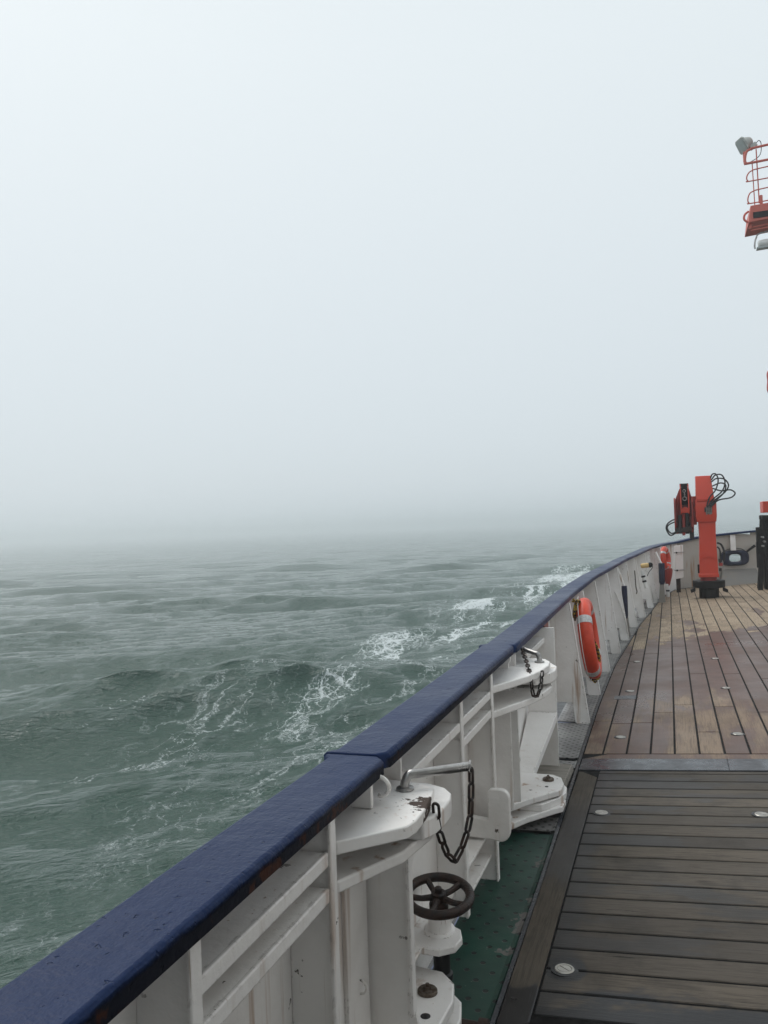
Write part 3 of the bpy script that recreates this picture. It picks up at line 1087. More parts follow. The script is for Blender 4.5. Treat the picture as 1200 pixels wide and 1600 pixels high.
# end web and upper pin lug
LUG_TOP = [(XPL, 1.912), (-0.806, 1.912), (-0.668, 2.055), (-0.658, 2.10), (-0.660, 2.20), (-0.676, 2.33), (-0.684, 2.37), (-0.715, 2.395), (-0.80, 2.42), (XPL, 2.42)]
MB().plate(LUG_TOP, 0.880, 0.034).build("pin_lug", CHIPPED, near, 0.004, 2)
LUG_LOW = [(XPL, 1.912), (-0.806, 1.912), (-0.730, 2.08), (-0.705, 2.13), (-0.675, 2.33), (-0.69, 2.44), (XPL, 2.46)]
MB().plate(LUG_LOW, 0.783, 0.032).build("pin_lug", WHITE, near, 0.006, 3)
MB().box(XPL, -0.788, 2.405, 2.417, 0.10, 0.751).build("end_web", WHITE, near, 0.003)
MB().box(-0.791, -0.779, 2.392, 2.43, 0.18, 0.751).build("end_flange", WHITE, near, 0.003)
MB().box(XPL, XPL + .014, 2.22, 2.392, 0.05, 0.751).build("end_plate", WHITE, near, 0.003)
# gusset spreading the web into the lower hinge
MB().prism([(-0.80, 2.404, 0.112), (-0.742, 2.404, 0.112), (-0.765, 2.404, 0.14), (-0.778, 2.404, 0.19), (-0.78, 2.404, 0.26), (-0.80, 2.404, 0.26)], (0, 0.012, 0)).build("gusset", WHITE, near, 0.002)
LOW1 = [(XPL, 2.18), (-0.80, 2.18), (-0.745, 2.42), (-0.728, 2.52), (-0.722, 2.64), (-0.745, 2.74), (-0.80, 2.80), (XPL, 2.82)]
MB().plate(LOW1, 0.110, 0.034).build("hinge_plate", WHITE, near, 0.006, 3)
LOW2 = [(x + (0.018 if x > XPL else 0), y + 0.02) for x, y in LOW1]
MB().plate(LOW2, 0.040, 0.034).build("hinge_plate", WHITE, near, 0.006, 3)


def bolt(x, y, z, parent, r=0.031, holes=True):
    mb = MB()
    mb.lathe([(r, -0.02), (r, 0.010), (r * .92, 0.013), (r * .45, 0.0135), (r * .42, 0.014), (r * .40, 0.022), (r * .22, 0.0225), (r * .2, 0.030)], (x, y, z), n=20)
    return mb.build("hinge_bolt", BOLT, parent)


bolt(-0.815, 2.66, 0.110, near, 0.033)
MB().lathe([(0.016, -0.03), (0.016, 0.0012), (0.0155, 0.0015)], (-0.785, 2.53, 0.110), n=18).build("bolt_hole", UNDER, near)
# rail end loop
MB().torus((-0.795, 2.20, 0.930), (0, 1, 0.25), 0.030, 0.0065, 20, 8, (R(-120), R(100))).build("rail_loop", WHITE, near)
MB().box(-0.862, -0.80, 2.150, 2.168, 0.882, ZR - RT).build("rail_bracket", WHITE, near, 0.003)
# lashing eyes on the plate
for (ex, ey, ez) in ((XPL + .004, 1.62, 0.74), (XPL + .004, 2.31, 0.30)):
    MB().torus((ex + .012, ey, ez), (0.2, 1, 0), 0.020, 0.0035, 16, 6, (R(-90), R(90))).build("lashing_eye", WHITE, near)

# --- the gate
gate = thing("bulwark_gate", "white hinged bulwark gate between the two chained locking pins", "gate", (XPL, 2.3, 0))
MB().box(XPL - .012, XPL, 2.25, 4.375, -0.02, ZR - RT + .002).build("plate", WHITE, gate)
mbr = MB()
yq = np.linspace(2.285, 4.35, 12)
rr = [rail_ring(XR - 0.026, 2.252, ZR + .003)] + [rail_ring(XR - 0.004 * (y - 2.2), float(y), ZR + .003 + 0.004 * (y - 2.2)) for y in yq] + [rail_ring(XR - 0.03, 4.375, ZR + .011)]
mbr.sweep(rr)
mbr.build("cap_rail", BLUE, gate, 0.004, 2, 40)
GS = [2.56, 3.235, 3.83]
MB().box(XPL, -0.845, 2.552, 2.566, 0.12, ZR - RT).build("stanchion", WHITE, gate, 0.003)
for y in GS[1:]:
    stanchion(y, gate, zb=0.10 if y < 3.5 else 0.0)
MB().box(XPL, -0.816, 3.225, 3.236, 0.10, 0.80).build("web", WHITE, gate, 0.003)
shelf(2.58, 3.216, 0.868, gate)
shelf(3.254, 3.811, 0.876, gate)
shelf(3.254, 3.811, 0.790, gate)
TONGUE = [(XPL, 2.46), (-0.72, 2.20), (-0.672, 2.205), (-0.652, 2.25), (-0.643, 2.32), (-0.643, 2.40), (-0.655, 2.455), (-0.685, 2.50), (-0.74, 2.53), (-0.82, 2.54), (XPL, 2.55)]
MB().plate(TONGUE, 0.842, 0.056).build("tongue_plate", WHITE, gate, 0.007, 3)
# lower ledges
for z0, xa in ((0.215, -0.852), (0.120, -0.838)):
    MB().box(XPL, xa, 3.25, 4.36, z0 - .016, z0).build("bottom_ledge", WHITE, gate, 0.004)
MB().box(XPL, -0.862, 2.58, 3.22, 0.185, 0.20).build("bottom_ledge", WHITE, gate, 0.004)
# stop plate: flat bar ending in a broad rounded pad
pad = [(-0.925, 0.228), (-0.82, 0.224)]
for a in range(-90, 1, 15):
    pad.append((-0.775 + 0.046 * math.cos(R(a)), 0.262 + 0.046 * math.sin(R(a))))
for a in range(0, 91, 15):
    pad.append((-0.768 + 0.040 * math.cos(R(a)), 0.410 + 0.040 * math.sin(R(a))))
pad += [(-0.815, 0.448), (-0.826, 0.438), (-0.826, 0.310), (-0.925, 0.322)]
MB().prism([(x, 3.73, z) for x, z in pad], (0, 0.036, 0)).build("stop_plate", WHITE, gate, 0.005, 3)
# far top lug of the gate
FT = [(XPL, 3.851), (-0.808, 3.851), (-0.685, 4.15), (-0.652, 4.28), (-0.632, 4.46), (-0.640, 4.58), (-0.675, 4.66), (-0.73, 4.69), (XPL, 4.70)]
MB().plate(FT, 0.893, 0.036).build("pin_lug", WHITE, gate, 0.006, 3)
FL = [(XPL, 3.851), (-0.808, 3.851), (-0.690, 4.16), (-0.640, 4.36), (-0.625, 4.52), (-0.655, 4.64), (XPL, 4.68)]
MB().plate(FL, 0.775, 0.034).build("pin_lug", WHITE, gate, 0.006, 3)
MB().torus((-0.842, 4.335, 0.945), (0, 1, 0.25), 0.028, 0.006, 20, 8, (R(-120), R(100))).build("rail_loop", WHITE, gate)
# lower hinge, far
FH = [(XPL, 4.36), (-0.862, 4.40), (-0.790, 4.53), (-0.665, 4.70), (-0.630, 4.74), (-0.628, 4.86), (-0.655, 4.97), (-0.71, 5.02), (-0.80, 5.02), (XPL, 5.10)]
MB().plate(FH, 0.150, 0.034).build("hinge_plate", WHITE, gate, 0.006, 3)
MB().plate([(x + (.010 if x > XPL else 0), y - .02) for x, y in FH], 0.066, 0.034).build("hinge_plate", WHITE, gate, 0.006, 3)
MB().plate([(XPL, 4.60), (-0.72, 4.60), (-0.640, 4.74), (-0.616, 4.84), (-0.622, 4.94), (-0.66, 5.02), (XPL, 5.06)], 0.106, 0.040).build("hinge_tongue", WHITE, gate, 0.006, 3)
bolt(-0.722, 4.90, 0.150, gate, 0.033)
MB().lathe([(0.010, -0.03), (0.010, 0.0012), (0.0095, 0.0015)], (-0.715, 4.78, 0.150), n=14).build("bolt_hole", UNDER, gate)
MB().box(XPL, -0.822, 4.335, 4.349, 0.155, ZR - RT).build("end_web", WHITE, gate, 0.003)

# --- forward bulwark
fwd = thing("bulwark", "long white forward bulwark curving inboard under a blue cap rail, braced by leaning stays", "bulwark", (XPL, 4.4, 0))


def zrail(y):
    return float(np.interp(y, [4.4, 8, 13, 17, 19.5], [1.008, 1.022, 1.035, 1.055, 1.075]))


ys = list(np.arange(4.40, 19.51, 0.25))
pts = []
for y in ys:
    d = (xe(y + .1) - xe(y - .1)) / .2
    l = math.hypot(1, d)
    pts.append((xe(y) - 0.166, y, zrail(y), 0, 0, 1 / l, -d / l))
pts[0] = (pts[0][0] - 0.024, 4.392, zrail(4.4), 0, 0, 1, 0)
pts[1:1] = [(xe(4.42) - 0.166, 4.418, zrail(4.4), 0, 0, 1, 0)]
# round the corner into the end rail
endpts = [(-0.02, 19.80, 1.09), (0.16, 20.00, 1.11), (0.6, 20.20, 1.205), (1.05, 20.40, 1.245), (1.75, 20.70, 1.295), (3.2, 21.25, 1.38), (5.5, 21.8, 1.42)]
for i, (x, y, z) in enumerate(endpts):
    a = Vector(endpts[max(0, i - 1)][:2])
    b = Vector(endpts[min(len(endpts) - 1, i + 1)][:2])
    d = (b - a).normalized()
    n_ = (d.y, -d.x)
    if i == 0:
        n_ = (0.85, -0.53)
    pts.append((x, y, z, 0, 0, n_[0], n_[1]))
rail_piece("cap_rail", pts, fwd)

# plating in strips so that the freeing ports stay open
pm = MB()
PORTS = [(6.0, 7.0), (7.1, 8.1), (10.9, 11.9), (14.8, 16.2)]
path = [(xp(y), y, zrail(y) - RT + .002) for y in np.arange(4.40, 19.51, 0.1)]
path += [(x, y, z - RT + .002) for (x, y), z in zip(END[:2], (1.09, 1.11))]
for (a0, y0, z0), (a1, y1, z1) in zip(path[:-1], path[1:]):
    mid = (y0 + y1) / 2
    port = any(p0 < mid < p1 for p0, p1 in PORTS)
    zb = 0.16 if port else -0.10
    d = Vector((a1 - a0, y1 - y0, 0)).normalized()
    nx, ny = d.y * .012, -d.x * .012
    q = lambda z_a, z_b: None
    pm.add([(a0, y0, zb), (a1, y1, zb), (a1, y1, z1), (a0, y0, z0), (a0 - nx, y0 - ny, zb), (a1 - nx, y1 - ny, zb), (a1 - nx, y1 - ny, z1), (a0 - nx, y0 - ny, z0)],
           [(0, 1, 2, 3), (7, 6, 5, 4), (0, 4, 5, 1), (3, 2, 6, 7), (0, 3, 7, 4), (1, 5, 6, 2)])
pm.build("plate", WHITE, fwd, smooth=False)


def stay(y, parent, notch=True, flange=True, xtop=None, xbot=None, lean=None):
    xb = (xe(y) - 0.022) if xbot is None else xbot
    xt = (xe(y) - 0.148) if xtop is None else xtop
    zt = zrail(y) - RT
    z0 = dz(xb) - 0.012
    poly = [(xb, y, z0 + .0), (xt, y, zt), (xp(y), y, zt), (xp(y), y, 0.15), (xe(y) - .155, y, 0.15), (xe(y) - .14, y, z0)]
    mb = MB()
    mb.prism(poly, (0, .012, 0))
    if flange:
        mb.bar((xb - .004, y + .010, z0), (xt - .004, y + .010, zt), 0.034, 0.010, (0, -1, 0) if False else (1, 0, 0.12))
    mb.box(xe(y) - .13, xb, y - .004, y + .03, z0 - .03, z0 + .002)
    return mb.build("stay", WHITE, parent, 0.003)


for y in STAY_Y:
    stay(y, fwd)
for y in (18.2, 19.0):
    stay(y, fwd)
# end post, slanted shelf and web beside the far pin
MB().box(XPL - .01, -0.80, 4.425, 4.437, 0.17, ZR - RT).build("end_web", WHITE, fwd, 0.003)
MB().box(XPL - .01, -0.750, 5.60, 5.612, 0.02, ZR - RT - .005).build("stay", WHITE, fwd, 0.003)
MB().hexa([(XPL - .01, 4.98, 0.12), (-0.835, 4.98, 0.12), (-0.752, 5.592, 0.375), (XPL - .01, 5.592, 0.375)],
          [(XPL - .01, 4.98, 0.135), (-0.835, 4.98, 0.135), (-0.752, 5.592, 0.39), (XPL - .01, 5.592, 0.39)]).build("slanted_shelf", WHITE, fwd, 0.003)
MB().hexa([(-0.842, 4.98, 0.085), (-0.832, 4.98, 0.085), (-0.748, 5.592, 0.34), (-0.758, 5.592, 0.34)],
          [(-0.842, 4.98, 0.137), (-0.832, 4.98, 0.137), (-0.748, 5.592, 0.392), (-0.758, 5.592, 0.392)]).build("shelf_flange", WHITE, fwd, 0.003)
MB().box(XPL - .01, -0.835, 4.62, 4.634, 0.18, ZR - RT).build("stanchion", WHITE, fwd, 0.003)
shelf(4.65, 5.59, 0.885, fwd)
# top tongue between the gate's lugs
MB().plate([(XPL, 4.45), (-0.70, 4.40), (-0.628, 4.46), (-0.610, 4.56), (-0.618, 4.68), (-0.66, 4.78), (XPL, 4.84)], 0.852, 0.058).build("tongue_plate", WHITE, fwd, 0.007, 3)
MB().torus((xp(4.9) + .02, 4.95, 0.25), (0.2, 1, 0), 0.034, 0.005, 16, 6, (R(-90), R(90))).build("lashing_eye", WHITE, fwd)

# --- end bulwark with fairlead opening
endb = thing("bulwark", "white end bulwark rising to the right behind the red crane, with an oval fairlead opening", "bulwark", (0.16, 20.1, 0))
FC = Vector((1.40, 0, 0.685))
em = MB()


def endpt(x, z, out=0.0):
    return (x, wall_y(x) + 0.10 + out, z)


def zend(x):
    return float(np.interp(x, [p[0] for p in endpts], [p[2] for p in endpts])) - RT + .002


for a, b in ((0.16, 0.6), (0.6, 1.05), (1.75, 2.4), (2.4, 3.2), (3.2, 5.5)):
    em.hexa([endpt(a, -.1), endpt(b, -.1), endpt(b, -.1, .012), endpt(a, -.1, .012)],
            [endpt(a, zend(a)), endpt(b, zend(b)), endpt(b, zend(b), .012), endpt(a, zend(a), .012)])
NH = 32
inner, outer = [], []
for k in range(NH):
    a = 2 * math.pi * k / NH
    ca, sa = math.cos(a), math.sin(a)
    inner.append((FC.x + 0.125 * math.copysign(abs(ca) ** .8, ca), FC.z + 0.088 * math.copysign(abs(sa) ** .8, sa)))
    tx = (0.35 / abs(ca)) if abs(ca) > 1e-6 else 1e9
    tz = ((zend(FC.x) - FC.z) if sa > 0 else (FC.z + .1)) / abs(sa) if abs(sa) > 1e-6 else 1e9
    m = min(tx, tz)
    x_, z_ = FC.x + m * ca, FC.z + m * sa
    outer.append((x_, min(z_, zend(x_))))
base_i = [endpt(x, z) for x, z in inner]
base_o = [endpt(x, z) for x, z in outer]
base_i2 = [endpt(x, z, .012) for x, z in inner]
base_o2 = [endpt(x, z, .012) for x, z in outer]
fs = []
for k in range(NH):
    l = (k + 1) % NH
    fs += [(k, l, NH + l, NH + k), (2 * NH + k, 3 * NH + k, 3 * NH + l, 2 * NH + l), (k, 2 * NH + k, 2 * NH + l, l)]
em.add(base_i + base_o + base_i2 + base_o2, fs)
# corner patches the ring cannot reach
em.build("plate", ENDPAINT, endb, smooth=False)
MB().hexa([endpt(1.31, .86, -.10), endpt(1.425, .86, -.10), endpt(1.425, .86), endpt(1.31, .86)],
          [endpt(1.31, zend(1.31), -.05), endpt(1.425, zend(1.42), -.05), endpt(1.425, zend(1.42)), endpt(1.31, zend(1.31))]).build("stay", WHITE, endb, 0.004)
MB().hexa([endpt(1.02, .09, -.55), endpt(1.95, .12, -.55), endpt(1.95, .12, -.002), endpt(1.02, .09, -.002)],
          [endpt(1.10, .36, -.30), endpt(1.85, .37, -.30), endpt(1.85, .43, -.002), endpt(1.10, .43, -.002)]).build("step_casing", SHADE_GREY, endb, 0.006)

fair = thing("fairlead", "black oval fairlead with a see-through opening on the end bulwark", "fairlead", endpt(FC.x, FC.z))
ring = []
NF = 40
for (ri_x, ri_z, oy) in ((0.122, 0.085, 0.02), (0.132, 0.095, -0.055), (0.16, 0.12, -0.085), (0.27, 0.155, -0.085), (0.305, 0.175, -0.055), (0.308, 0.178, -0.002)):
    rg = []
    for k in range(NF):
        a = 2 * math.pi * k / NF
        ca, sa = math.cos(a), math.sin(a)
        e = 0.62
        rg.append(endpt(FC.x + ri_x * math.copysign(abs(ca) ** e, ca), FC.z + ri_z * math.copysign(abs(sa) ** e, sa), oy))
    ring.append(rg)
MB().sweep(ring, cap=False).build("frame", BLUE_FABRIC, fair, angle=60)
MB().tube([endpt(1.66, .82, -.05), endpt(1.84, .955, -.10)], [0.022, 0.032], 12).build("lever", BLACK, fair)
MB().tube(spline([endpt(1.10, .80, -.02), endpt(1.22, .875, -.03), endpt(1.30, .895, -.03)]), 0.008, 6).build("cable", IRON, fair)
MB().tube(spline([endpt(1.44, .905, -.03), endpt(1.55, .885, -.03), endpt(1.63, .83, -.02)]), 0.008, 6).build("cable", IRON, fair)

pan = thing("locker_door", "white upright steel door panel with two clamps in the deck corner", "locker door", (0.18, 19.0, 0.3))
MB().hexa([(0.095, 19.0, .33), (0.255, 19.04, .36), (0.25, 19.10, .36), (0.09, 19.06, .33)],
          [(0.10, 19.0, 1.045), (0.268, 19.04, 1.06), (0.263, 19.10, 1.06), (0.095, 19.06, 1.045)]).build("panel", WHITE, pan, 0.004)
for z in (.52, .90):
    MB().tube([(0.075, 18.97, z), (0.29, 19.02, z + .008)], 0.010, 8).build("clamp", STEEL, pan)
    MB().lathe([(0.018, 0), (0.018, 0.05)], (0.13, 18.99, z), (0, -1, 0), 10).build("clamp_nut", BLACK, pan)
MB().box(0.10, 0.19, 19.05, 19.12, 0.02, 0.34).build("post", IRON, pan, 0.004)

# ------------------------------------------------------------------ locking pins and chains
def link_chain(path, name, label, wire=0.0038, length=0.036, width=0.020):
    P = spline(path, 40)
    acc = [0]
    for a, b in zip(P[:-1], P[1:]):
        acc.append(acc[-1] + (b - a).length)
    tot = acc[-1]
    pitch = length - 2 * wire * 1.1
    n = int(tot / pitch)
    pitch = tot / n

    def at(d):
        d = min(max(d, 0), tot)
        j = int(np.searchsorted(acc, d)) - 1
        j = max(0, min(j, len(P) - 2))
        f = (d - acc[j]) / max(1e-9, acc[j + 1] - acc[j])
        return P[j].lerp(P[j + 1], f)
    mb = MB()
    for i in range(n):
        a, b = at(i * pitch), at((i + 1) * pitch)
        c = (a + b) / 2
        d = (b - a).normalized()
        s = d.cross(Vector((0.4, 0.9, 0.1)))
        s.normalize()
        s2 = d.cross(s)
        tw = R(18) if i % 2 == 0 else R(100)
        w = s * math.cos(tw) + s2 * math.sin(tw)
        hl = length / 2 - width / 2
        hw = width / 2 - wire
        pts = []
        for k in range(8):
            t = math.pi * k / 7
            pts.append(c + d * (hl + hw * math.sin(t)) + w * hw * math.cos(t))
        for k in range(8):
            t = math.pi * k / 7
            pts.append(c - d * (hl + hw * math.sin(t)) - w * hw * math.cos(t))
        mb.tube(pts, wire, 7, closed=True)
    o = mb.build(name, IRON)
    tag(o, label, "chain", "chains of the gate's locking pins")
    return o


def locking_pin(base, tip, label, low):
    bx, by, bz = base
    t = thing("locking_pin", label, "locking pin", base, "locking pins of the bulwark gate")
    B, T = Vector(base), Vector(tip)
    mid = B + Vector((0, 0, 0.028))
    d = (T - mid)
    p = [B + Vector((0, 0, 0.0)), B + Vector((0, 0, 0.020)), mid + d * 0.07 + Vector((0, 0, .014)), mid + d * 0.2 + Vector((0, 0, .012))]
    hp_ = spline(p, 5) + [T]
    MB().tube(hp_, 0.0135, 14).build("handle", STEEL, t)
    MB().lathe([(0.024, 0), (0.027, 0.003), (0.026, 0.008), (0.017, 0.011)], B, n=20).build("collar", STEEL, t)
    MB().tube([B + Vector((0, 0, -low)), B + Vector((0, 0, -.001))], 0.0155, 14).build("shaft", STEEL, t)
    MB().torus(T + Vector((0.0, 0, 0.0)), (1, .2, 0), 0.015, 0.004, 16, 6).build("eye", STEEL, t)
    return t


locking_pin((-0.762, 2.335, 0.880), (-0.590, 2.441, 0.930), "near bent steel locking pin standing in a chipped white lug", 0.14)
link_chain([(-0.588, 2.442, 0.925), (-0.589, 2.438, 0.86), (-0.596, 2.425, 0.76), (-0.628, 2.37, 0.672), (-0.645, 2.32, 0.73), (-0.652, 2.285, 0.80), (-0.650, 2.262, 0.872)],
           "retaining_chain", "rusty chain hanging in a loop from the near locking pin", 0.0044, 0.056, 0.026)
locking_pin((-0.692, 4.54, 0.893), (-0.795, 4.615, 0.955), "far bent steel locking pin on the clean white lug", 0.19)
link_chain([(-0.795, 4.60, 0.948), (-0.745, 4.42, 0.925), (-0.688, 4.20, 0.880), (-0.672, 4.165, 0.79), (-0.655, 4.20, 0.785), (-0.642, 4.25, 0.84), (-0.645, 4.30, 0.890)],
           "retaining_chain", "weathered chain looped from the far locking pin", 0.0045, 0.046, 0.026)

# ------------------------------------------------------------------ handwheel valve
val = thing("handwheel_valve", "rusty black five-spoke handwheel valve low beside the near hinge", "valve", (-0.83, 2.93, -0.02))
wc = Vector((-0.824, 2.862, 0.342))
ax = Vector((0.05, -0.16, 1)).normalized()
hw = MB().torus(wc, ax, 0.112, 0.0165, 48, 12).build("handwheel", IRON, val)
a1 = ax.cross(Vector((0, 1, 0))).normalized()
a2 = ax.cross(a1)
for k in range(5):
    t = 2 * math.pi * k / 5 + 0.35
    d = a1 * math.cos(t) + a2 * math.sin(t)
    MB().tube([wc + d * 0.018 - ax * .006, wc + d * 0.06 - ax * .008, wc + d * 0.108], [0.0125, 0.0105, 0.012], 8).build("spoke", IRON, hw)
MB().lathe([(0.034, -0.05), (0.034, -0.03), (0.026, -0.02), (0.026, 0.012), (0.014, 0.014), (0.012, 0.03), (0.008, 0.032)], wc, ax, 20).build("hub", IRON, hw)
MB().lathe([(0.054, -0.145), (0.056, -0.130), (0.043, -0.123), (0.039, -0.10), (0.041, -0.072), (0.034, -0.055)], wc, ax, 24).build("bonnet", WHITE, val)
MB().plate([(XPL, 2.76), (-0.80, 2.76), (-0.752, 2.80), (-0.742, 2.86), (-0.762, 2.92), (-0.81, 2.95), (XPL, 2.95)], 0.204, 0.026).build("bracket", WHITE, val, 0.005)
MB().lathe([(0.050, -0.05), (0.046, -0.02), (0.030, 0.0), (0.028, 0.06), (0.038, 0.065), (0.038, 0.085), (0.030, 0.09), (0.030, 0.195)], (-0.823, 2.872, -0.018), (0, 0, 1), 20).build("stem", RUBBER, val)

# ------------------------------------------------------------------ lifebuoys
def lifebuoy(c, axis, Rm, r, label, loc_z, n=48):
    t = thing("lifebuoy", label, "lifebuoy", (c[0], c[1], loc_z), "lifebuoys hung inside the bulwark")
    MB().torus(c, axis, Rm, r, n, 16).build("ring", ORANGE, t)
    axv = Vector(axis).normalized()
    a = axv.cross(Vector((0, 0, 1))).normalized()
    b = axv.cross(a)
    for k in range(4):
        t0 = math.pi / 4 + k * math.pi / 2 - 0.12 + 0.18
        MB().torus(c, axis, Rm, r + 0.003, 6, 16, (t0, t0 + 0.2)).build("reflective_band", REFLECT, t)
    gl = []
    for k in range(65):
        th = 2 * math.pi * k / 64
        sag = 0.020 * abs(math.sin(2 * (th - math.pi / 4 - 0.16)))
        gl.append(Vector(c) + (a * math.cos(th) + b * math.sin(th)) * (Rm + r * 0.85 + 0.004 + sag) - axv * r * 0.62)
    MB().tube(gl[:-1], 0.0035, 6, closed=True).build("grab_line", WHITE_PL, t)
    return t


lifebuoy((-0.712, 7.62, 0.605), (1, 0.03, 0.11), 0.298, 0.064, "large orange lifebuoy with silver bands behind the nearest stay", 0.24)
lifebuoy((-0.095, 18.3, 0.80), (1, -0.22, 0.10), 0.205, 0.060, "small faded red lifebuoy at the far end by the white door panel", 0.55)


def rope_bundle(name, pts, label, r=0.009, loops=5, spread=0.03):
    mb = MB()
    for i in range(loops):
        q = [Vector(p) + Vector((random.uniform(-1, 1), random.uniform(-1, 1), random.uniform(-1, 1))) * spread for p in pts]
        mb.tube(spline(q, 8), r, 7)
    o = mb.build(name, ROPE)
    tag(o, label, "rope")
    return o


rope_bundle("heaving_line", [(-0.70, 7.70, 0.62), (-0.66, 7.76, 0.45), (-0.655, 7.74, 0.28), (-0.70, 7.70, 0.215), (-0.72, 7.70, 0.30), (-0.69, 7.74, 0.45)],
            "coiled yellow and black rope hanging under the big orange lifebuoy", 0.008, 6, 0.022)
rope_bundle("heaving_line", [(-0.80, 7.40, 0.955), (-0.785, 7.5, 0.93), (-0.80, 7.6, 0.85), (-0.81, 7.5, 0.80), (-0.80, 7.42, 0.86), (-0.79, 7.5, 0.945)],
            "yellow and black rope bunched under the cap rail above the big lifebuoy", 0.008, 6, 0.022)

# pale red flag cloth behind the near stay
fl = MB()
rows = []
for i in range(9):
    u = i / 8
    z = 0.955 - 0.34 * u
    rows.append([(xp(6.7) + 0.02 + 0.012 * math.sin(k * 1.7 + i * .4), 6.45 + 0.34 * k / 6 * (0.75 + .35 * u), z - 0.02 * math.sin(k)) for k in range(7)])
vs = [p for r_ in rows for p in r_]
fl.add(vs, [(i * 7 + k, i * 7 + k + 1, (i + 1) * 7 + k + 1, (i + 1) * 7 + k) for i in range(8) for k in range(6)])
CLOTH = simple("faded_red_cloth", (0.42, 0.20, 0.18), 0.8, 0, 0.3, 16)
o = fl.build("flag", CLOTH)
sm = o.modifiers.new("solid", 'SOLIDIFY')
sm.thickness = 0.003
tag(o, "faded red cloth hanging on the bulwark just before the nearest stay", "flag")

# ------------------------------------------------------------------ blue padded rollers
def roller(p_top, p_mid, p_bot, label, rw, panel):
    t = thing("mooring_roller", label, "roller", (p_bot[0], p_bot[1], 0.0), "blue rollers with slanting white rods")
    MB().tube([p_top, p_mid], 0.017, 10).build("rod", WHITE, t)
    m, b = Vector(p_mid), Vector(p_bot)
    MB().tube([m + Vector((0, 0, .012)), m.lerp(b, .06), m.lerp(b, .5), m.lerp(b, .92), b], [rw * .92, rw, rw * .96, rw * .86, rw * .6], 16).build("sleeve", BLUE_FABRIC, t)
    MB().hexa([(b.x - .075, b.y - .03, dz(b.x) - .03), (b.x + .055, b.y - .03, dz(b.x) - .03), (b.x + .055, b.y + .06, dz(b.x) - .03), (b.x - .075, b.y + .06, dz(b.x) - .03)],
              [(b.x - .04, b.y - .01, b.z + .03), (b.x + .03, b.y - .01, b.z + .03), (b.x + .03, b.y + .04, b.z + .03), (b.x - .04, b.y + .04, b.z + .03)]).build("foot", SHADE_GREY, t, 0.004)
    # curved white chafing plate outboard of the roller
    rings = []
    y0, y1 = panel
    for i in range(9):
        u = i / 8
        z = 0.66 - 0.58 * u
        xin = xe(y0) - 0.03 - 0.10 * (1 - u) ** 2
        rings.append([(xp(y1) + .02 + 0.0 * u, y1, z + .02), (xin - 0.05 * (1 - u), y0 + .02, z), (xin - 0.05 * (1 - u), y0 + .012, z), (xp(y1) + .02, y1 - .008, z + .02)])
    MB().sweep(rings).build("chafing_plate", WHITE, t, angle=60)
    return t


roller((-0.738, 12.4, 0.99), (-0.640, 12.4, 0.69), (-0.636, 12.4, 0.24), "nearer blue padded roller on a slanting white rod against the bulwark", 0.040, (11.9, 12.5))
roller((-0.262, 17.0, 1.00), (-0.165, 17.0, 0.770), (-0.170, 17.0, 0.37), "farther blue padded roller beside the small red lifebuoy", 0.060, (16.5, 17.1))

hk = MB().tube(spline([(-0.528, 13.385, 0.86), (-0.522, 13.385, 0.72), (-0.517, 13.385, 0.60), (-0.505, 13.385, 0.54), (-0.515, 13.385, 0.50)]), 0.008, 7)
o = hk.build("boat_hook", IRON)
tag(o, "thin dark hook hanging on a white stay past the nearer blue roller", "hook")

# float light and smoke marker
ft = thing("float_light", "pale yellow float light with black cap clipped under the far cap rail", "float light", (-0.45, 14.5, 0.85))
MB().lathe([(0.020, 0), (0.036, .01), (0.040, .05), (0.040, .12), (0.034, .135)], (-0.475, 14.5, 0.868), (1, 0, 0.10), 16).build("body", YELLOW, ft)
MB().lathe([(0.040, 0), (0.046, .02), (0.030, .055), (0.012, .065)], (-0.342, 14.5, 0.881), (1, 0, 0.10), 14).build("cap", BLACK, ft)
MB().tube(spline([(-0.29, 14.5, .885), (-0.285, 14.5, .84), (-0.34, 14.5, .77), (-0.375, 14.5, .70)]), 0.006, 6).build("lanyard", RUBBER, ft)
sm_ = thing("smoke_marker", "white marker tube with black bands clipped below the yellow float light", "smoke marker", (-0.40, 14.5, 0.55))
MB().tube([(-0.455, 14.49, 0.79), (-0.40, 14.49, 0.50)], 0.028, 12).build("tube", WHITE_PL, sm_)
for u0, u1 in ((.28, .38), (.55, .66)):
    a, b = Vector((-0.455, 14.49, 0.79)), Vector((-0.40, 14.49, 0.50))
    MB().tube([a.lerp(b, u0), a.lerp(b, u1)], 0.034, 12).build("band", RUBBER, sm_)
bg = thing("throw_bag", "red throw bag hanging below the small red lifebuoy", "bag", (-0.07, 18.25, 0.3))
MB().lathe([(0.012, 0), (0.045, 0.05), (0.085, 0.22), (0.10, 0.34), (0.09, 0.38)], (-0.07, 18.22, 0.23), (0.03, 0, 1), 14).build("pouch", RED_DARK, bg)
MB().tube([(-0.07, 18.2, 0.60), (-0.05, 18.2, .66)], 0.02, 8).build("strap", BLACK, bg)
mk = thing("smoke_marker", "white bottle-shaped marker standing by the deck edge at the far end", "smoke marker", (-0.075, 18.1, 0.03))
MB().lathe([(0.032, 0), (0.036, .02), (0.036, .10), (0.024, .12)], (-0.075, 18.1, 0.022), n=14).build("base", WHITE_PL, mk)
MB().lathe([(0.038, 0), (0.038, .03)], (-0.075, 18.1, 0.143), n=14).build("band", RUBBER, mk)
MB().lathe([(0.034, 0), (0.036, .10), (0.030, .12)], (-0.085, 18.1, 0.174), (-.06, 0, 1), n=14).build("bottle", WHITE_PL, mk)

